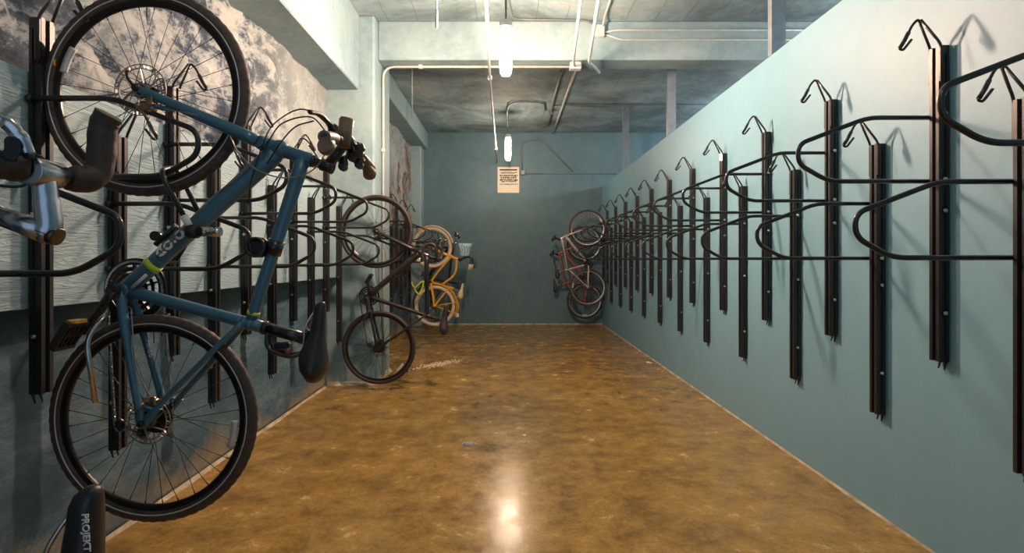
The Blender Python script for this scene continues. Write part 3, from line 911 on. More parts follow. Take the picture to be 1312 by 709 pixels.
        # calipers
        for (c_, dv) in ((lerp(fh, ht0, .06)+V(P(.005, 0, -.050)), -dr*.045), (rh+V(P(.015, 0, .06)), -dr*.045)):
            if cfg.get('disc'):
                cp = MB(); p = c_+V((0, dv, 0))
                cp.box(tuple(p), (.058, .034, .036), bev=.008); cp.box(tuple(p+V((.02, -.02, .015))), (.02, .012, .03), bev=.003); cp.ball(tuple(p+V((-.02, -.018, .0))), .012, 10); cp.tube([p+V((-.02, 0, -.012)), p+V((.02, 0, -.016))], .012, 10)
                cp.tube([p+V((.02, -.01, .01)), p+V((.045, -.012, .02))], .004, 8)
                cp.build('brake_caliper', M['bronze'] if det > 1 else M['dark_metal'], root)
    # mudguards
    for key, hubp in (('guard_f', J['fh']), ('guard_r', J['rh'])):
        if cfg.get(key):
            a0, a1, mt = cfg[key]; Rg = R+.022
            if sgn < 0: a0, a1 = PI-a1, PI-a0
            MB().ring(P(hubp[0], 0, hubp[1]), [(Rg-.006, -.030), (Rg+.004, -.022), (Rg+.010, 0), (Rg+.004, .022), (Rg-.006, .030), (Rg+.001, .020), (Rg+.006, 0), (Rg+.001, -.020)], 36, arc=(a0, a1)).build('mudguard', mt, root)
    root['_J'] = 0; del root['_J']
    return root, J3, dict(frame=frame, fork=fork, stem=stem, hbar=hbar, P=P, dt_top=dt_top, tt_top=tt_top)

def cable(name, pts, r, mat, parent):
    return MB().tube(smooth_path(pts, 7), r, 6).build(name, mat, parent)

# ---- the blue bicycle
YBL = 2.05
SB = 750/YBL
def loc2(px, py, x0, z0, s, y0=0.0):
    return V(((px-651)/s - x0, y0, 1.25+(333-py)/s - z0))
ZB = .338
blue_J = dict(rh=(.41, .357), fh=(.385, 1.497), bb=(.309, .806), seat=(.746, .688), crown=(.812, 1.312), headtop=(.965, 1.258),
              bar=(1.088, 1.330), clamp=(.935, .637), nose=(1.002, .765), tail=(.988, .485))
blue, bj, bp = make_bike(dict(sgn=1, drive=1, x=BX, y=YBL, z=ZB, R=.362, tyre_r=.0215, detail=2, J=blue_J, frame_mat=M['blue_paint'],
    bar='flat', bar_w=.30, ergo=True, grip_mat=M['grip'], disc=True, rotor_v=-.036, tyre=M['tyre_brown'], rim=M['rim_black'], spoke=M['spoke'],
    stripe=True, reflectors=(2.75, -.18), crank_dir=(-.10, -.145), guard=True, ring_r=.100, pedal_reflectors=True, spacer=.055, saddle_up=(1, .12),
    label='large blue bicycle hanging by its front wheel on the left wall'))
Yl = lambda p, dy: V((p.x, dy, p.z))
# lime bands, lettering, clips
def band(t0, t1, a, b, r, mat, name='lime_band'):
    p = a.lerp(b, t0); q = a.lerp(b, t1)
    return MB().tube([p, q], r, 24, flat=.9).build(name, mat, bp['frame'])
bbp, dtt, ttt, sct = bj['bb'], bp['dt_top'], bp['tt_top'], bj['seat']
band(.165, .195, bbp, dtt, .0325, M['lime'])
band(.925, .945, ttt, sct, .0222, M['lime'])
ddir = (dtt-bbp).normalized()
perp = V((ddir.z, 0, -ddir.x))
place_text('lettering', 'co\u00b7op', .066, bbp.lerp(dtt, .345)+V((0, -.0285, 0)), -ddir, perp*1.0, M['white'], bp['frame'], .0016, .036)
cdir = (bj['rh']-bbp).normalized()
place_text('lettering', 'co\u00b7op', .028, bbp.lerp(bj['rh'], .47)+V((.012, .040, 0)), cdir, V((-cdir.z, 0, cdir.x)), M['white'], bp['frame'], .0006, .014)
MB().tube([bbp.lerp(dtt, .06)+V((.012, -.032, -.02)), bbp.lerp(dtt, .15)+V((.012, -.031, -.02))], .006, 8).build('frame_sticker', M['clear'], bp['frame'])
# folded cable lock clipped round the top tube
rk = MB(); cc = ttt.lerp(sct, .54)
tdir = (sct-ttt).normalized()
rk.tube([cc-tdir*.026, cc+tdir*.026], .0285, 18); rk.build('clamp_band', M['black_gloss'], bp['frame'])
rk = MB(); rk.box(tuple(cc+V((-.052, -.005, 0))), (.062, .045, .066), bev=.012)
for i in range(3): rk.ring(tuple(cc+V((-.055, -.03+i*.02, 0))), [(.026, -.006), (.036, -.004), (.036, .004), (.026, .006)], 24)
rk.build('lock_holder', M['black_gloss'], blue)
# bottle-cage pump bracket on the down tube's rear face, seat post clamp lever and tail lock under the seat post
cg = MB(); pc = bbp.lerp(dtt, .33)+V((-.035, 0, .03))
cg.tube([pc-ddir*.05, pc+ddir*.05], .010, 10); cg.tube([pc-ddir*.02+V((-.02, -.012, .01)), pc-ddir*.02+V((-.02, .02, .01))], .017, 14); cg.build('shifter_boss', M['black_gloss'], blue)
sdv = (sct-bbp).normalized(); so = sct+sdv*.07
lg = MB()
lg.tube([so, so+sdv*.14], .0205, 14)
pts = [so+sdv*.0+V((0, -.02, -.01)), so+sdv*.01+V((.0, -.03, -.062)), so+sdv*.09+V((0, -.03, -.07)), so+sdv*.15+V((0, -.02, -.03))]
lg.tube(smooth_path(pts, 5), .007, 8)
lg.tube(smooth_path([p+V((0, .035, .004)) for p in pts], 5), .007, 8)
lg.box(tuple(so+sdv*.05+V((0, -.008, -.045))), (.055, .03, .028), bev=.006)
lg.ball(tuple(so+sdv*.135+V((0, 0, .022))), .014, 10)
lg.build('pump_holder', M['black_gloss'], blue)
MB().ball(tuple(so+sdv*.08+V((0, -.03, -.052))), .011, 10).build('tail_light', M['rust'], blue)
# kickstand
ks = MB(); k0 = loc2(150, 398, BX, ZB, SB); k1 = loc2(132, 428, BX, ZB, SB); k2 = loc2(148, 507, BX, ZB, SB)
ks.tube(round_path([k0+V((0, -.04, 0)), k1+V((0, -.085, 0)), k2+V((0, -.10, 0))], .05), .0085, 10)
ks.build('kickstand', M['silver'], blue)
# headlight, bell, clamps on the bar
br = bj['bar']
hl = MB(); hc = br+V((.01, -.075, .0)); hl.tube([hc+V((-.002, 0, -.04)), hc+V((0, 0, .0)), hc+V((.008, 0, .055))], [.021, .0235, .0255], 18)
hl.tube([hc+V((.008, 0, .055)), hc+V((.009, 0, .060))], .022, 18)
hl.build('headlight', M['grip'], blue)
cm = MB()
for i, (dx, dv, dz) in enumerate([(.0, .06, -.03), (.015, .10, -.05), (-.03, .05, -.065), (.0, .14, -.03), (.03, .04, -.02)]):
    cm.box(tuple(br+V((dx, dv, dz))), (.038, .03, .03), rot=Matrix.Rotation(i*.7, 3, 'Y'), bev=.006)
    cm.tube([br+V((dx, dv-.012, dz-.02)), br+V((dx, dv+.012, dz-.02))], .015, 12)
cm.build('shifter', M['dark_metal'], blue)
# control cables: loops from the levers back to the frame
L = lambda px, py, v: loc2(px, py, BX, ZB, 750/(YBL+v), v)
cable('cable', [L(427, 180, -.14), L(415, 155, -.14), L(385, 140, -.10), L(352, 158, -.05), L(338, 182, -.04), L(322, 230, -.04), L(318, 262, -.03)], .0026, M['cable'], blue)
cable('cable', [L(420, 172, -.14), L(398, 150, -.12), L(362, 158, -.08), L(345, 180, -.05), L(338, 195, -.05)], .0026, M['cable'], blue)
cable('cable', [L(402, 155, -.16), L(378, 163, -.12), L(358, 185, -.06), L(342, 210, -.035)], .0026, M['cable'], blue)
cable('cable', [L(421, 178, -.15), L(416, 198, -.10), L(398, 220, -.07), L(365, 228, -.065), L(330, 218, -.065), L(305, 195, -.06), L(285, 160, -.06), L(245, 146, -.07), L(210, 140, -.06)], .0026, M['cable_grey'], blue)
cable('cable', [L(455, 190, .10), L(430, 208, .05), L(410, 205, .0), L(395, 182, -.02), L(385, 178, -.02), L(381, 190, -.02)], .0026, M['cable'], blue)
cable('cable', [L(200, 330, -.03), L(262, 262, -.03), L(310, 222, -.036), L(325, 205, -.04)], .0022, M['cable_grey'], bp['frame'])
cable('brake_hose', [L(168, 395, -.035), L(172, 450, -.06), L(178, 480, -.06), L(196, 515, -.045)], .0026, M['cable_grey'], blue)
MB().box((bj['fh'].x-.118*2.6+.0, -.022, bj['fh'].z+.10), (.006, .002, .022)).build('tyre_sticker', M['orange'], blue)

# ---- U-lock
ul = empty('u_lock', tuple(L(245, 300, 0)+V((BX, YBL, ZB))), 'black U-shaped lock with silver crossbar around the blue bicycle down tube', 'bike lock')
uo = V(ul.location)
W = lambda px, py, v: loc2(px, py, 0, 0, 750/(YBL+v), YBL+v) - uo
a1, a2 = W(204, 218, -.085), W(241, 287, -.075)
b1, b2 = W(226, 214, .045), W(262, 288, .040)
MB().tube(round_path([a2, a1, b1, b2], .045, 6), .0085, 12).build('shackle', M['black_gloss'], ul)
dd = (a1-a2).normalized()
MB().tube([a2+dd*.03, a2-dd*.012], .0125, 14).build('shackle_sleeve', M['white'], ul)
c1 = a2 - dd*.028; c2 = W(283, 297, -.075)
MB().tube([c1-(c2-c1).normalized()*.012, c1+(c2-c1)*.22], .0235, 16).build('lock_end', M['black_matte'], ul)
MB().tube([c1+(c2-c1)*.2, c1+(c2-c1)*.9, c2], [.0175, .0175, .015], 18).build('crossbar', M['chrome'], ul)

# ---- nearest bicycle, mostly out of frame: silver quill stem, taped bars, saddle
YN = .84; SN = 750/YN; ZN = .02
near_J = dict(rh=(.36, .345), fh=(.35, 1.38), bb=(.22, .77), seat=(.60, .66), crown=(.60, 1.19), headtop=(.76, 1.15),
              bar=(.93, 1.30), clamp=(.86, .575), nose=(1.056, .905), tail=(1.045, .62))
near_J['bar'] = (.80, 1.17)
near, nj, npz = make_bike(dict(sgn=1, drive=1, x=BX, y=YN, z=ZN, R=.345, tyre_r=.014, detail=0, J=near_J, frame_mat=M['charcoal'],
    bar='none', detail_note=0, disc=False, rotor_v=-.036, tyre=M['tyre'], rim=M['rim_black'], spoke=M['spoke'], crank_dir=(-.10, -.145), spacer=.01,
    label='nearest bicycle at the left edge with silver quill stem and brown taped bars')) 

Wn = lambda px, py, y: V(((px-651)/750*y, y, CH+(333-py)/750*y)) - V((BX, YN, ZN))
st = MB()
q0, q1, q2, q3 = Wn(-60, 252, YN), Wn(0, 277, YN), Wn(60, 298, YN), Wn(72, 303, YN)
st.tube([q0, q1], .0135, 20)
st.tube([q1, Wn(30, 287, YN), q2], [.0135, .0150, .0165], 20)
k1 = Wn(63, 296, YN); k2 = Wn(56, 222, YN)
st.tube(smooth_path([q2, k1.lerp(k2, .12)+V((.001, 0, 0)), k1.lerp(k2, .5), k1.lerp(k2, .85), k2], 5), [.017]*3+[.0165]*8+[.0155]*6+[.0165]*4, 20)
st.tube([k2+V((0, -.026, 0)), k2+V((0, -.024, 0)), k2+V((0, .024, 0)), k2+V((0, .026, 0))], [.018, .020, .020, .018], 22)
st.ball(tuple(q2), .0168, 16)
stem_o = st.build('quill_stem', M['stem_silver'], near)
MB().tube([q2+(q3-q2).normalized()*.008, q2+(q3-q2).normalized()*.0185], [.0145, .0125], 16).build('stem_bolt', M['dark_metal'], stem_o)
hb = MB(); clampc = k2
hb.tube([Wn(-150, 190, .72), Wn(-40, 205, .78), clampc, Wn(96, 229, .895)], .0128, 18)
hbo = hb.build('handlebar', M['silver'], near)
tp = MB(); pth = smooth_path([Wn(-160, 188, .71), Wn(-70, 199, .76), Wn(0, 211, .80), Wn(34, 216, .823), Wn(41, 217, .827)], 6)
tp.tube(pth, [.0195+(.0012 if (i//2) % 2 else 0) for i in range(len(pth)-2)]+[.018, .015], 18); tp.build('bar_tape', M['tape'], hbo)
tp = MB(); pth = smooth_path([Wn(86, 226, .885), Wn(96, 229, .895), Wn(112, 230, .91), Wn(125, 220, .925), Wn(130, 200, .93), Wn(131, 176, .93), Wn(134, 158, .93), Wn(140, 147, .93)], 6)
tp.tube(pth, [.013, .0165, .0185]+[.0200+(.0006 if (i//3) % 2 else 0) for i in range(len(pth)-8)]+[.0195, .020, .0200, .0205, .0208], 18); tp.build('bar_tape', M['tape'], hbo)
lv = MB()
lv.tube(smooth_path([Wn(-40, 150, .80), Wn(-12, 150, .80), Wn(8, 157, .805), Wn(22, 172, .81), Wn(31, 190, .815), Wn(36, 206, .82)], 5), [.007]*10+[.010]*6+[.012]*10, 12, flat=.7)
lvo = lv.build('brake_lever', M['silver'], hbo)
lv = MB(); lv.box(tuple(Wn(20, 192, .81)), (.020, .022, .034), bev=.004); lv.tube([Wn(16, 184, .79), Wn(16, 184, .80)], .009, 12)
lv.tube([Wn(14, 197, .79), Wn(14, 197, .80)], .009, 12)
lv.tube([Wn(33, 200, .80), Wn(45, 199, .815)], .0045, 10); lv.build('lever_clamp', M['black_gloss'], lvo)
cable('cable', [Wn(40, 199, .81), Wn(52, 201, .83), Wn(64, 212, .85), Wn(66, 222, .86)], .0022, M['cable'], near)
cable('cable', [Wn(-60, 225, .80), Wn(0, 238, .82), Wn(30, 238, .83), Wn(36, 226, .83)], .0022, M['cable'], near)
lab = place_text('lettering', 'PROJEKT', .0135, Wn(110, 683, .814), (0.06, 0, -1), (1, 0, .06), M['white'], near, .0002)

# ---- charcoal drop-bar bicycle on the last rack before the pillar
make_bike(dict(sgn=1, drive=1, x=BX, y=5.62, z=.055, R=.352, tyre_r=.018, detail=1, frame_mat=M['charcoal'], fat=.95,
    J=dict(rh=(.41, .352), fh=(.385, 1.466), bb=(.304, .842), seat=(.875, .655), crown=(.778, 1.278), headtop=(.888, 1.228),
           bar=(.985, 1.20), clamp=(.965, .625), nose=(1.06, .765), tail=(1.05, .47)),
    bar='drop', disc=True, rotor_v=-.036, tyre=M['tyre'], rim=M['rim_black'], spoke=M['spoke'], reflectors=(3.9, -.75),
    crank_dir=(.02, -.16), ring_r=.095, spacer=.02,
    label='charcoal black drop-bar bicycle hanging in front of the pillar'))
# ---- yellow cruiser
yb, yj, yp = make_bike(dict(sgn=1, drive=1, x=WL, y=9.5, z=.173, R=.33, tyre_r=.025, detail=1, frame_mat=M['yellow'], curved=True,
    J=dict(rh=(.61, .33), fh=(.56, 1.277), bb=(.547, .723), seat=(.865, .621), crown=(.84, 1.14), headtop=(.99, 1.085),
           bar=(1.10, 1.11), clamp=(1.00, .575), nose=(1.075, .69), tail=(1.04, .44)), tt_at=.85, dt_at=.2,
    bar='swept', rise=.10, tyre=M['cream'], rim=M['rim_silver'], spoke=M['spoke_silver'], rotor_v=0, fork_mat=M['yellow'],
    crank_dir=(-.10, .10), ring_r=.08, spacer=.03, guard_f=(.2, 2.4, M['cream']), guard_r=(-.5, 2.2, M['yellow']),
    saddle_mat=M['cream'], saddle_w=.2, post_mat=M['chrome'], grip_mat=M['cream'],
    label='bright yellow cruiser bicycle with cream tyres hanging near the far left corner'))
rkk = MB()
for s in (-1, 1):
    rkk.tube(smooth_path([yj['seat']+V((.0, s*.05, -.02)), yj['rh']+V((.30, s*.06, .22)), yj['rh']+V((.385, s*.06, .0)), yj['rh']+V((.34, s*.06, -.16))], 5), .007, 6)
    rkk.tube([yj['rh']+V((0, s*.07, 0)), yj['rh']+V((.375, s*.06, .06))], .006, 6)
    rkk.tube([yj['rh']+V((0, s*.07, 0)), yj['rh']+V((.35, s*.06, -.13))], .006, 6)
for t in (.15, .0, -.13): rkk.tube([yj['rh']+V((.37, -.06, t)), yj['rh']+V((.37, .06, t))], .006, 6)
rkk.build('luggage_rack', M['yellow'], yb)
MB().box(tuple(yj['rh']+V((.37, -.07, -.15))), (.05, .03, .07), bev=.01).build('rear_reflector', M['cream'], yb)
# front basket bag
bk = MB(); bc = yj['bar']+V((.00, 0, .13)); n = 10; vs = []
for (h, sx) in ((-.10, .085), (-.03, .098), (.05, .108), (.10, .118)):
    for k in range(24):
        a = 2*PI*k/24
        cx, sy = math.cos(a), math.sin(a)
        r_ = .96+.05*noise.noise(V((cx*2, sy*2, h*20)))
        vs.append(V((bc.x + math.copysign(abs(cx)**.45, cx)*sx*r_, math.copysign(abs(sy)**.45, sy)*.15*r_, bc.z+h)))
fs = [(i*24+k, i*24+(k+1) % 24, (i+1)*24+(k+1) % 24, (i+1)*24+k) for i in range(3) for k in range(24)]
bk.add(vs, fs+[tuple(range(24))[::-1]], True)
bo = bk.build('front_basket', M['basket'], yb); md = bo.modifiers.new('th', 'SOLIDIFY'); md.thickness = .008
bk = MB()
for k in range(5):
    t = -.08+.04*k
    bk.tube(smooth_path([bc+V((t, -.155, -.05)), bc+V((t+.012, -.165, .0)), bc+V((t-.01, -.165, .06))], 4), .004, 5)
bk.build('basket_pattern', M['conduit_dark'], bo)
# ---- dark city bicycle behind it
make_bike(dict(sgn=1, drive=1, x=WL, y=10.05, z=.17, R=.34, tyre_r=.019, detail=1, frame_mat=M['charcoal'],
    J=dict(rh=(.50, .34), fh=(.50, 1.29), bb=(.42, .78), seat=(.78, .70), crown=(.80, 1.30), headtop=(.87, 1.34),
           bar=(.92, 1.52), clamp=(.93, .67), nose=(1.0, .79), tail=(.97, .53)),
    bar='flat', tyre=M['tyre'], rim=M['rim_silver'], spoke=M['spoke'], rotor_v=0, crank_dir=(.1, .1), ring_r=.08, spacer=.03,
    guard_f=(.3, 2.3, M['cream']), stem_mat=M['silver'],
    label='dark city bicycle with cream front mudguard, mostly hidden behind the yellow cruiser'))
# ---- the two in the far right corner
R_J = dict(rh=(.41, .357), fh=(.415, 1.497), bb=(.40, .806), seat=(.80, .70), crown=(.80, 1.36), headtop=(.94, 1.29),
              bar=(1.06, 1.33), clamp=(.96, .655), nose=(1.03, .79), tail=(1.01, .52))
make_bike(dict(sgn=-1, drive=-1, x=WR, y=10.50, z=.42, R=.335, tyre_r=.02, detail=1, frame_mat=M['pinkish'], J=R_J, scale=.93, fat=.85,
    bar='flat', bar_w=.26, tyre=M['tyre_brown'], rim=M['rim_silver'], spoke=M['spoke_silver'], rotor_v=0, reflectors=(.5, 3.0), crank_dir=(-.05, -.12), ring_r=.08, spacer=.02,
    fork_mat=M['pinkish'], post_mat=M['silver'],
    label='pale silver bicycle hanging higher in the far right corner, nearer of the two'))
make_bike(dict(sgn=-1, drive=-1, x=WR, y=10.92, z=.155, R=.335, tyre_r=.02, detail=1, frame_mat=M['rust'], J=R_J, scale=.93, fat=.95,
    bar='flat', bar_w=.26, tyre=M['tyre'], rim=M['rim_silver'], spoke=M['spoke_silver'], rotor_v=0, reflectors=(.5, -1.57), crank_dir=(-.05, -.12), ring_r=.08, spacer=.02,
    post_mat=M['silver'],
    label='rust-red bicycle hanging lower in the far right corner, against the back wall'))

# ------------------------------------------------------------------ things on the walls and ceiling
def WP(px, py, y): return V(((px-651)/750*y, y, CH+(333-py)/750*y))
# notice on the back wall
sg = empty('wall_notice', (.005, YB-.004, 2.79), 'cream paper notice with rows of black lettering high on the back wall', 'sign')
MB().box((0, 0, 0), (.41, .006, .50), bev=.001).build('sheet', M['paper'], sg)
fb = MB()
for (c_, s_) in (((0, -.005, .245), (.42, .012, .012)), ((0, -.005, -.245), (.42, .012, .012)), ((-.204, -.005, 0), (.012, .012, .50)), ((.204, -.005, 0), (.012, .012, .50))): fb.box(c_, s_)
fb.build('sign_frame', M['cream'], sg)
rnd = random.Random(3)
inkm = MB()
inkm.box((0, -.0045, .195), (.34, .002, .026))
for row, (z, hgt, wd) in enumerate([(.145, .018, .32), (.128, .012, .26), (.085, .034, .33), (.045, .030, .30), (.000, .034, .33), (-.032, .022, .27), (-.082, .020, .34)]):
    x = -wd/2
    while x < wd/2:
        w_ = rnd.uniform(.010, .024); h_ = hgt*rnd.uniform(.65, 1.15)
        inkm.box((x+w_/2, -.0045, z+rnd.uniform(-.003, .003)), (w_, .002, h_))
        x += w_ + rnd.choice((.003, .004, .012))
inkm.build('lettering', M['ink'], sg)

# hanging lamps
def lamp(x, y, label, mat, z0=2.90, hk=1.0):
    r = empty('hanging_lamp', (x, y, z0), label, 'lamp', 'row of hanging lamps')
    sec = [(.03*hk, 0), (.043*hk, .02), (.046*hk, .06), (.046*hk, .31), (.043*hk, .35), (.03*hk, .37)]
    mb = MB(); n = 24; vs = [V((math.cos(2*PI*k/n)*rr_, math.sin(2*PI*k/n)*rr_, zz)) for rr_, zz in sec for k in range(n)]
    mb.add(vs, [(i*n+k, i*n+(k+1) % n, (i+1)*n+(k+1) % n, (i+1)*n+k) for i in range(5) for k in range(n)] + [tuple(range(n))[::-1], tuple(5*n+k for k in range(n))], True)
    mb.build('lit_tube', mat, r)
    MB().tube([(0, 0, .368), (0, 0, .38), (0, 0, .42), (0, 0, .44)], [.05, .054, .05, .018], 20).build('lamp_cap', M['conduit'], r)
    MB().tube([(0, 0, .438), (0, 0, ZC-z0)], .008, 8).build('cord', M['conduit_dark'], r)
    return r
lamp(-.018, 4.60, 'lit tube lamp hanging before the cross beam, the larger one', M['bulb'], 2.70)
lamp(.0, 9.70, 'small lit tube lamp hanging near the back wall above the notice', M['bulb_far'])
lamp(.0, .80, 'lit hanging tube lamp overhead, out of frame above the camera', M['bulb_near'])
for i, y in enumerate((1.2, 5.6, 9.4)):
    lamp(4.2, y, 'lamp in the neighbouring aisle hidden behind the partition, %s from the camera' % ORD[i], M['bulb_cool'])

# invented lamp heads, added out of frame to brighten the upper walls
def added_lamp_head(x, y, z, aim, power, col, size, label):
    r = empty('added_spot_lamp', (x, y, z), label, 'lamp', 'added lamp heads out of frame')
    d = (V(aim)-V((x, y, z))).normalized()
    MB().tube([-d*.16, -d*.14, -d*.03, V((0, 0, 0))], [.03, .045, .05, .062], 20, caps=False).build('housing', M['conduit_dark'], r)
    MB().tube([-d*.15, -d*.12], [.03, .044], 16).build('lamp_cap', M['conduit_dark'], r)
    MB().tube([-d*.12, V((-d.x*.12, -d.y*.12, ZC-z))], .01, 8).build('bracket', M['conduit_dark'], r)
    l = bpy.data.lights.new('added_spot_light', 'SPOT'); l.energy = power; l.color = col; l.spot_size = size; l.spot_blend = 1.0; l.shadow_soft_size = .08
    o = bpy.data.objects.new('added_spot_light', l); COL.objects.link(o); o.parent = r; o.location = d*.01
    o.rotation_euler = d.to_track_quat('-Z', 'Y').to_euler()
    return r
added_lamp_head(-.2, 3.9, 3.35, (1.81, 2.5, 2.62), 130, (1.0, .62, .48), R_(78), 'added lamp head out of frame, brightening the right partition')
added_lamp_head(.75, 3.7, 3.25, (-1.80, 2.6, 2.40), 200, (1.0, .66, .50), R_(74), 'added lamp head out of frame, brightening the left wall')

# rods hanging from the ceiling
r = empty('hanging_rod', (-.55, 4.5, 3.03), 'short hanging tube with a pale tip, top left of centre', 'rod')
MB().tube([(0, 0, .13), (0, 0, ZC-3.03)], .006, 8).build('wire', M['conduit_dark'], r)
MB().tube([(0, 0, 0), (0, 0, .012), (0, 0, .12), (0, 0, .15)], [.006, .013, .013, .007], 12).build('pale_tip', M['conduit'], r)
o = MB().tube([(0, 0, 0), (0, 0, ZC-2.83)], .009, 8).build('threaded_rod', M['conduit_dark'], None, tuple(WP(528, 142, 6.5)))
tag(o, 'thin dark threaded rod hanging from the ceiling just behind the cross beam', 'rod')
o.location.z = 2.83

# steel studs standing on the partition line up to the ceiling
def stud(y, label):
    x0 = WR+.0; w = .10; zt = ZC; z0 = 2.60
    base = V((x0+.045, y, z0))
    r = empty('steel_stud', tuple(base), label, 'metal post', 'steel studs above the partition')
    h = zt-z0
    mb = MB()
    mb.box((0, -.016, h/2), (.092, .0035, h))
    mb.build('web', M['stud_dark'] if y > 8 else M['steel_stud'], r)
    mb = MB(); mb.box((-.046, .012, h/2), (.0035, .06, h)); mb.box((-.040, .041, h/2), (.015, .003, h)); mb.build('flange', M['steel_stud'], r)
    mb = MB(); mb.box((.046, .012, h/2), (.0035, .06, h)); mb.box((.040, .041, h/2), (.015, .003, h)); mb.build('flange', M['steel_stud'], r)
    return r
# (the partition caps them: their feet stand on its top edge)
for y, lb in ((4.03, 'thick grey steel stud above the partition, nearest of the three'), (6.65, 'grey steel stud rising from the partition behind the cross beam, middle of the three'), (9.23, 'dark-faced steel stud above the far end of the partition, farthest of the three')):
    s_ = stud(y, lb); s_.location.z = 2.66
    for c in s_.children:
        c.scale.z = (ZC-2.66)/(ZC-2.60)

# conduits
def pipe(name, pts, r, mat, label, cat='conduit', rad=.12, clips=None):
    base = V(pts[0]); base = V((base.x, base.y, base.z))
    rel = [V(p)-base for p in pts]
    mb = MB().tube(round_path(rel, rad, 7), r, 10)
    if clips is None:
        o = mb.build(name, mat, None, tuple(base)); return tag(o, label, cat)
    root = empty(name, tuple(base), label, cat)
    mb.build('tube', mat, root)
    for c in clips:
        c = V(c)-base
        MB().box(tuple(c), (r*3.4, r*3.4, r*3.4), bev=r*.4).build('coupling', mat, root)
    return root
zc_ = 3.12
pipe('conduit', [(-.10, -1.0, zc_), (-.16, 4.2, zc_), (-.185, 5.9, zc_), (-.21, YB-.02, zc_), ], .013, M['conduit'], 'long pale conduit running down the aisle left of the lamps to the notice', clips=[(-.188, 6.05, zc_+.01), (-.205, 9.8, zc_)])
pipe('conduit', [(-1.312, 6.15, .02), (-1.312, 6.15, 3.278), (.70, 6.15, 3.278)], .012, M['conduit'], 'pale conduit climbing the pillar and bending along under the cross beam', rad=.13, clips=[(-.92, 6.15, 3.278), (-1.312, 6.15, 2.4)])
o = MB().box((0, 0, 0), (.12, .09, .07), bev=.006).build('junction_box', M['conduit'], None, (.69, 5.97, 3.262)); o.location = (.70, 6.10, 3.265); tag(o, 'pale junction box under the cross beam where the conduits meet', 'electrical box')
pipe('conduit', [(.69, 6.05, 3.255), (.64, 5.74, 3.20), (.545, 4.39, 3.20), (.42, 2.6, 3.20)], .013, M['conduit'], 'pale conduit coming forward from the junction box, left of a pair')
pipe('conduit', [(.98, 6.30, 3.265), (.86, 5.95, 3.235), (.80, 5.80, 3.21), (.68, 4.39, 3.21), (.55, 2.6, 3.21)], .015, M['conduit'], 'pale conduit coming forward over the beam edge, right of a pair', rad=.08)
bx = V((.925, 5.965, 3.58))
o = MB().box((0, 0, 0), (.11, .07, .12), bev=.006).build('junction_box', M['conduit'], None, tuple(bx)); tag(o, 'pale square junction box on the front face of the cross beam', 'electrical box')
pipe('conduit', [(.96, 5.94, 3.62), (.96, 5.80, 3.675), (.93, 4.2, 3.675)], .011, M['conduit'], 'conduit on the ceiling leaving the square junction box forward', rad=.06)
pipe('conduit', [(.97, 5.98, 3.57), (1.10, 5.985, 3.60), (6.0, 5.985, 3.60)], .0085, M['conduit'], 'upper of two thin conduits along the cross beam face right of the box', rad=.05)
pipe('conduit', [(.97, 5.98, 3.56), (1.16, 5.985, 3.50), (6.0, 5.985, 3.50)], .0085, M['conduit'], 'lower of two thin conduits along the cross beam face right of the box', rad=.05)
pipe('conduit', [(-.018, 4.66, 3.66), (-.018, 5.2, 3.675), (.05, 5.90, 3.675), (.80, 5.92, 3.675), (.90, 5.95, 3.62)], .010, M['conduit_dark'], 'dark thin conduit curving from the nearer lamp to the beam box', rad=.1)
pipe('conduit', [(.69, 6.30, ZC-.02), (.69, 8.8, ZC-.02), (.72, 10.6, ZC-.02)], .018, M['conduit_dark'], 'dark conduit on the ceiling behind the beam, left of a parallel pair', clips=[(.70, 9.6, ZC-.035)])
pipe('conduit', [(.86, 6.30, ZC-.02), (.86, YB-.05, ZC-.02)], .018, M['conduit'], 'conduit on the ceiling behind the beam, right of a parallel pair')
pipe('conduit', [(0, 9.66, 3.42), (-.02, 9.45, 3.60), (.02, 9.0, ZC-.02), (.55, 9.0, ZC-.02), (.60, 9.6, ZC-.02)], .012, M['conduit_dark'], 'dark conduit arching over the farther lamp on the ceiling', rad=.2)
pipe('conduit', [(.72, 9.3, ZC-.02), (.80, 9.2, ZC-.018), (1.0, 9.2, ZC-.016), (5.9, 9.2, ZC-.016)], .010, M['conduit_dark'], 'thin conduit crossing the rear ceiling to the right', rad=.08)
yy = YB-.018
pipe('conduit', [(.27, yy, 2.98), (.27, yy, 3.52), (.52, yy, 3.56), (.66, yy, 3.56), (1.25, yy, 2.95)], .012, M['conduit_dark'], 'dark conduit looping up and back down the back wall right of the notice', rad=.16)
o = MB().box((0, 0, 0), (.08, .05, .09), bev=.005).build('junction_box', M['conduit_dark'], None, (.285, YB-.028, 2.93)); tag(o, 'small dull box on the back wall beside the notice', 'electrical box')
pipe('conduit', [(.32, yy+.006, 2.91), (2.1, yy+.006, 2.91)], .009, M['conduit_dark'], 'thin dark pipe running level along the back wall from the small box')
pipe('conduit', [(.03, YB-.02, 3.0+.03), (.03, YB-.02, 3.42)], .010, M['conduit_dark'], 'short dark conduit rising on the back wall above the notice')

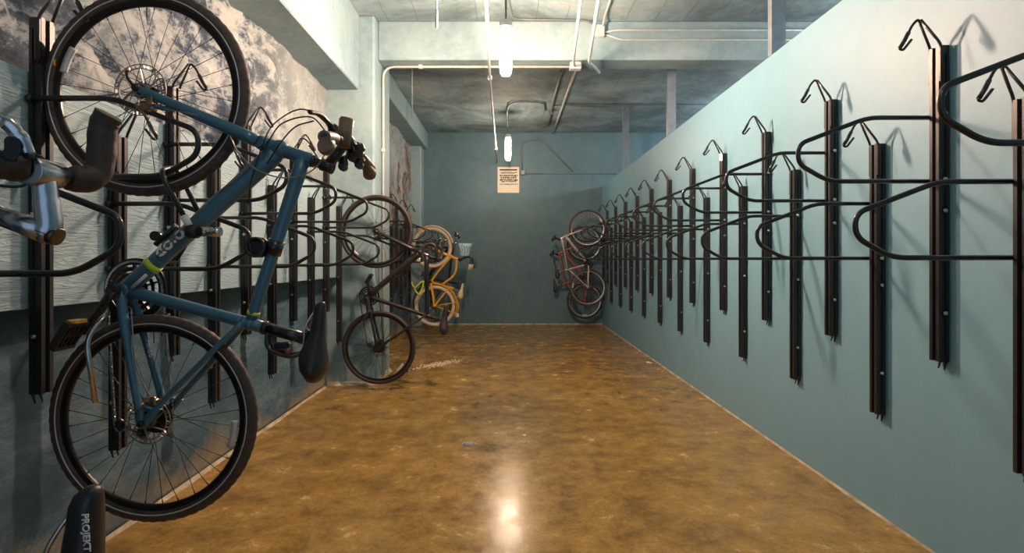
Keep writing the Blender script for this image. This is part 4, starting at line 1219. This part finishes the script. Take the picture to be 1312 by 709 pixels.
# floor drain and litter
dr_ = empty('floor_drain', (-.264, 3.96, 0), 'small round slotted metal drain cover in the brown floor', 'drain')
MB().ring((0, 0, 0), [(.040, .0), (.052, .0), (.050, .004), (.042, .003)], 32).build('rim', M['drain_steel'], dr_).rotation_euler.x = PI/2
mb = MB()
mb.tube([(0, 0, .0), (0, 0, .002)], .042, 28); mb.build('cover', M['dark_metal'], dr_)
mb = MB()
for i in range(6):
    a = 2*PI*i/6
    mb.tube([(math.cos(a)*.022, math.sin(a)*.022, .002), (math.cos(a)*.022, math.sin(a)*.022, .0045)], .009, 10)
mb.tube([(0, 0, .002), (0, 0, .0045)], .009, 10); mb.build('stud', M['drain_steel'], dr_)
def crumple(loc, s, label, seed, mat):
    r_ = random.Random(seed); mb = MB(); n = 7
    vs = [(((i/(n-1))-.5)*s*2, ((j/(n-1))-.5)*s*1.3, .002+abs(noise.noise(V((i*.6+seed, j*.7, 1))))*s*.9) for i in range(n) for j in range(n)]
    fs = [(i*n+j, (i+1)*n+j, (i+1)*n+j+1, i*n+j+1) for i in range(n-1) for j in range(n-1)]
    mb.add(vs, fs); o = mb.build('paper_scrap', mat, None, loc); o.rotation_euler.z = seed
    md = o.modifiers.new('th', 'SOLIDIFY'); md.thickness = .0015
    return tag(o, label, 'litter')
crumple((WP(832, 466, 750*CH/133).x, 750*CH/133, .001), .035, 'small crumpled pale scrap on the floor near the right partition', 2, M['paper'])
crumple((WP(672, 559, 750*CH/226).x, 750*CH/226, .001), .018, 'tiny pale scrap on the floor right of the drain', 5, M['paper'])
# pale dusty plaster spill by the pillar
def puddle(name, cx, cy, rx, ry, label, seed, mat):
    mb = MB(); n = 40; vs = [(0, 0, .006)]
    for ring_ in (.5, 1.0):
        for k in range(n):
            a = 2*PI*k/n; w_ = 1+.45*noise.noise(V((math.cos(a)*1.5, math.sin(a)*1.5, seed)))
            vs.append((math.cos(a)*rx*ring_*w_, math.sin(a)*ry*ring_*w_, .005 if ring_ < 1 else .0005))
    fs = [(0, 1+k, 1+(k+1) % n) for k in range(n)] + [(1+k, 1+n+k, 1+n+(k+1) % n, 1+(k+1) % n) for k in range(n)]
    mb.add(vs, fs, True); o = mb.build(name, mat, None, (cx, cy, 0.0)); o['kind'] = 'stuff'; o['label'] = label
    return o
fl = MB(); rn = random.Random(11); c0 = WP(560, 467, 7.0)
for k in range(420):
    t = rn.gauss(0, .5); x = c0.x + t*.26 + rn.gauss(0, .05); y = 7.0 + t*.30 + rn.gauss(0, .06)
    r_ = rn.uniform(.004, .016); a0 = rn.uniform(0, 6)
    n_ = 5; ring_ = [(x+math.cos(a0+2*PI*q/n_)*r_*rn.uniform(.6, 1.3), y+math.sin(a0+2*PI*q/n_)*r_*rn.uniform(.6, 1.3), .0005) for q in range(n_)]
    fl.add(ring_+[(x, y, .0005+r_*.35)], [(q, (q+1) % n_, n_) for q in range(n_)]+[tuple(range(n_))[::-1]])
o = fl.build('plaster_dust', M['plaster'], None); tag(o, 'streak of pale plaster dust on the floor beyond the pillar', kind='stuff')
# lime strap on a rack beyond the pillar
o = MB().tube(smooth_path([(0, 0, 0), (.07, -.02, .05), (.14, 0, .10), (.11, .02, -.03), (.06, .0, -.10), (-.02, .02, .02), (-.04, 0, .08)], 5, closed=True), .012, 8, closed=True).build('strap', M['lime'], None, (-1.45, 9.05, .82))
tag(o, 'lime yellow strap looped on a rack beyond the pillar', 'strap')

# ------------------------------------------------------------------ light
w = bpy.data.worlds.new('world'); scene.world = w; w.use_nodes = True
bg = w.node_tree.nodes['Background']; bg.inputs['Color'].default_value = (.50, .74, 1.0, 1); bg.inputs['Strength'].default_value = .45
scene.view_settings.view_transform = 'Standard'
scene.view_settings.look = 'None'
scene.view_settings.gamma = 1.0
scene.view_settings.use_curve_mapping = False
scene.view_settings.exposure = 0.5
scene.cycles.max_bounces = 8
scene.cycles.diffuse_bounces = 5
scene.cycles.sample_clamp_indirect = 8.0
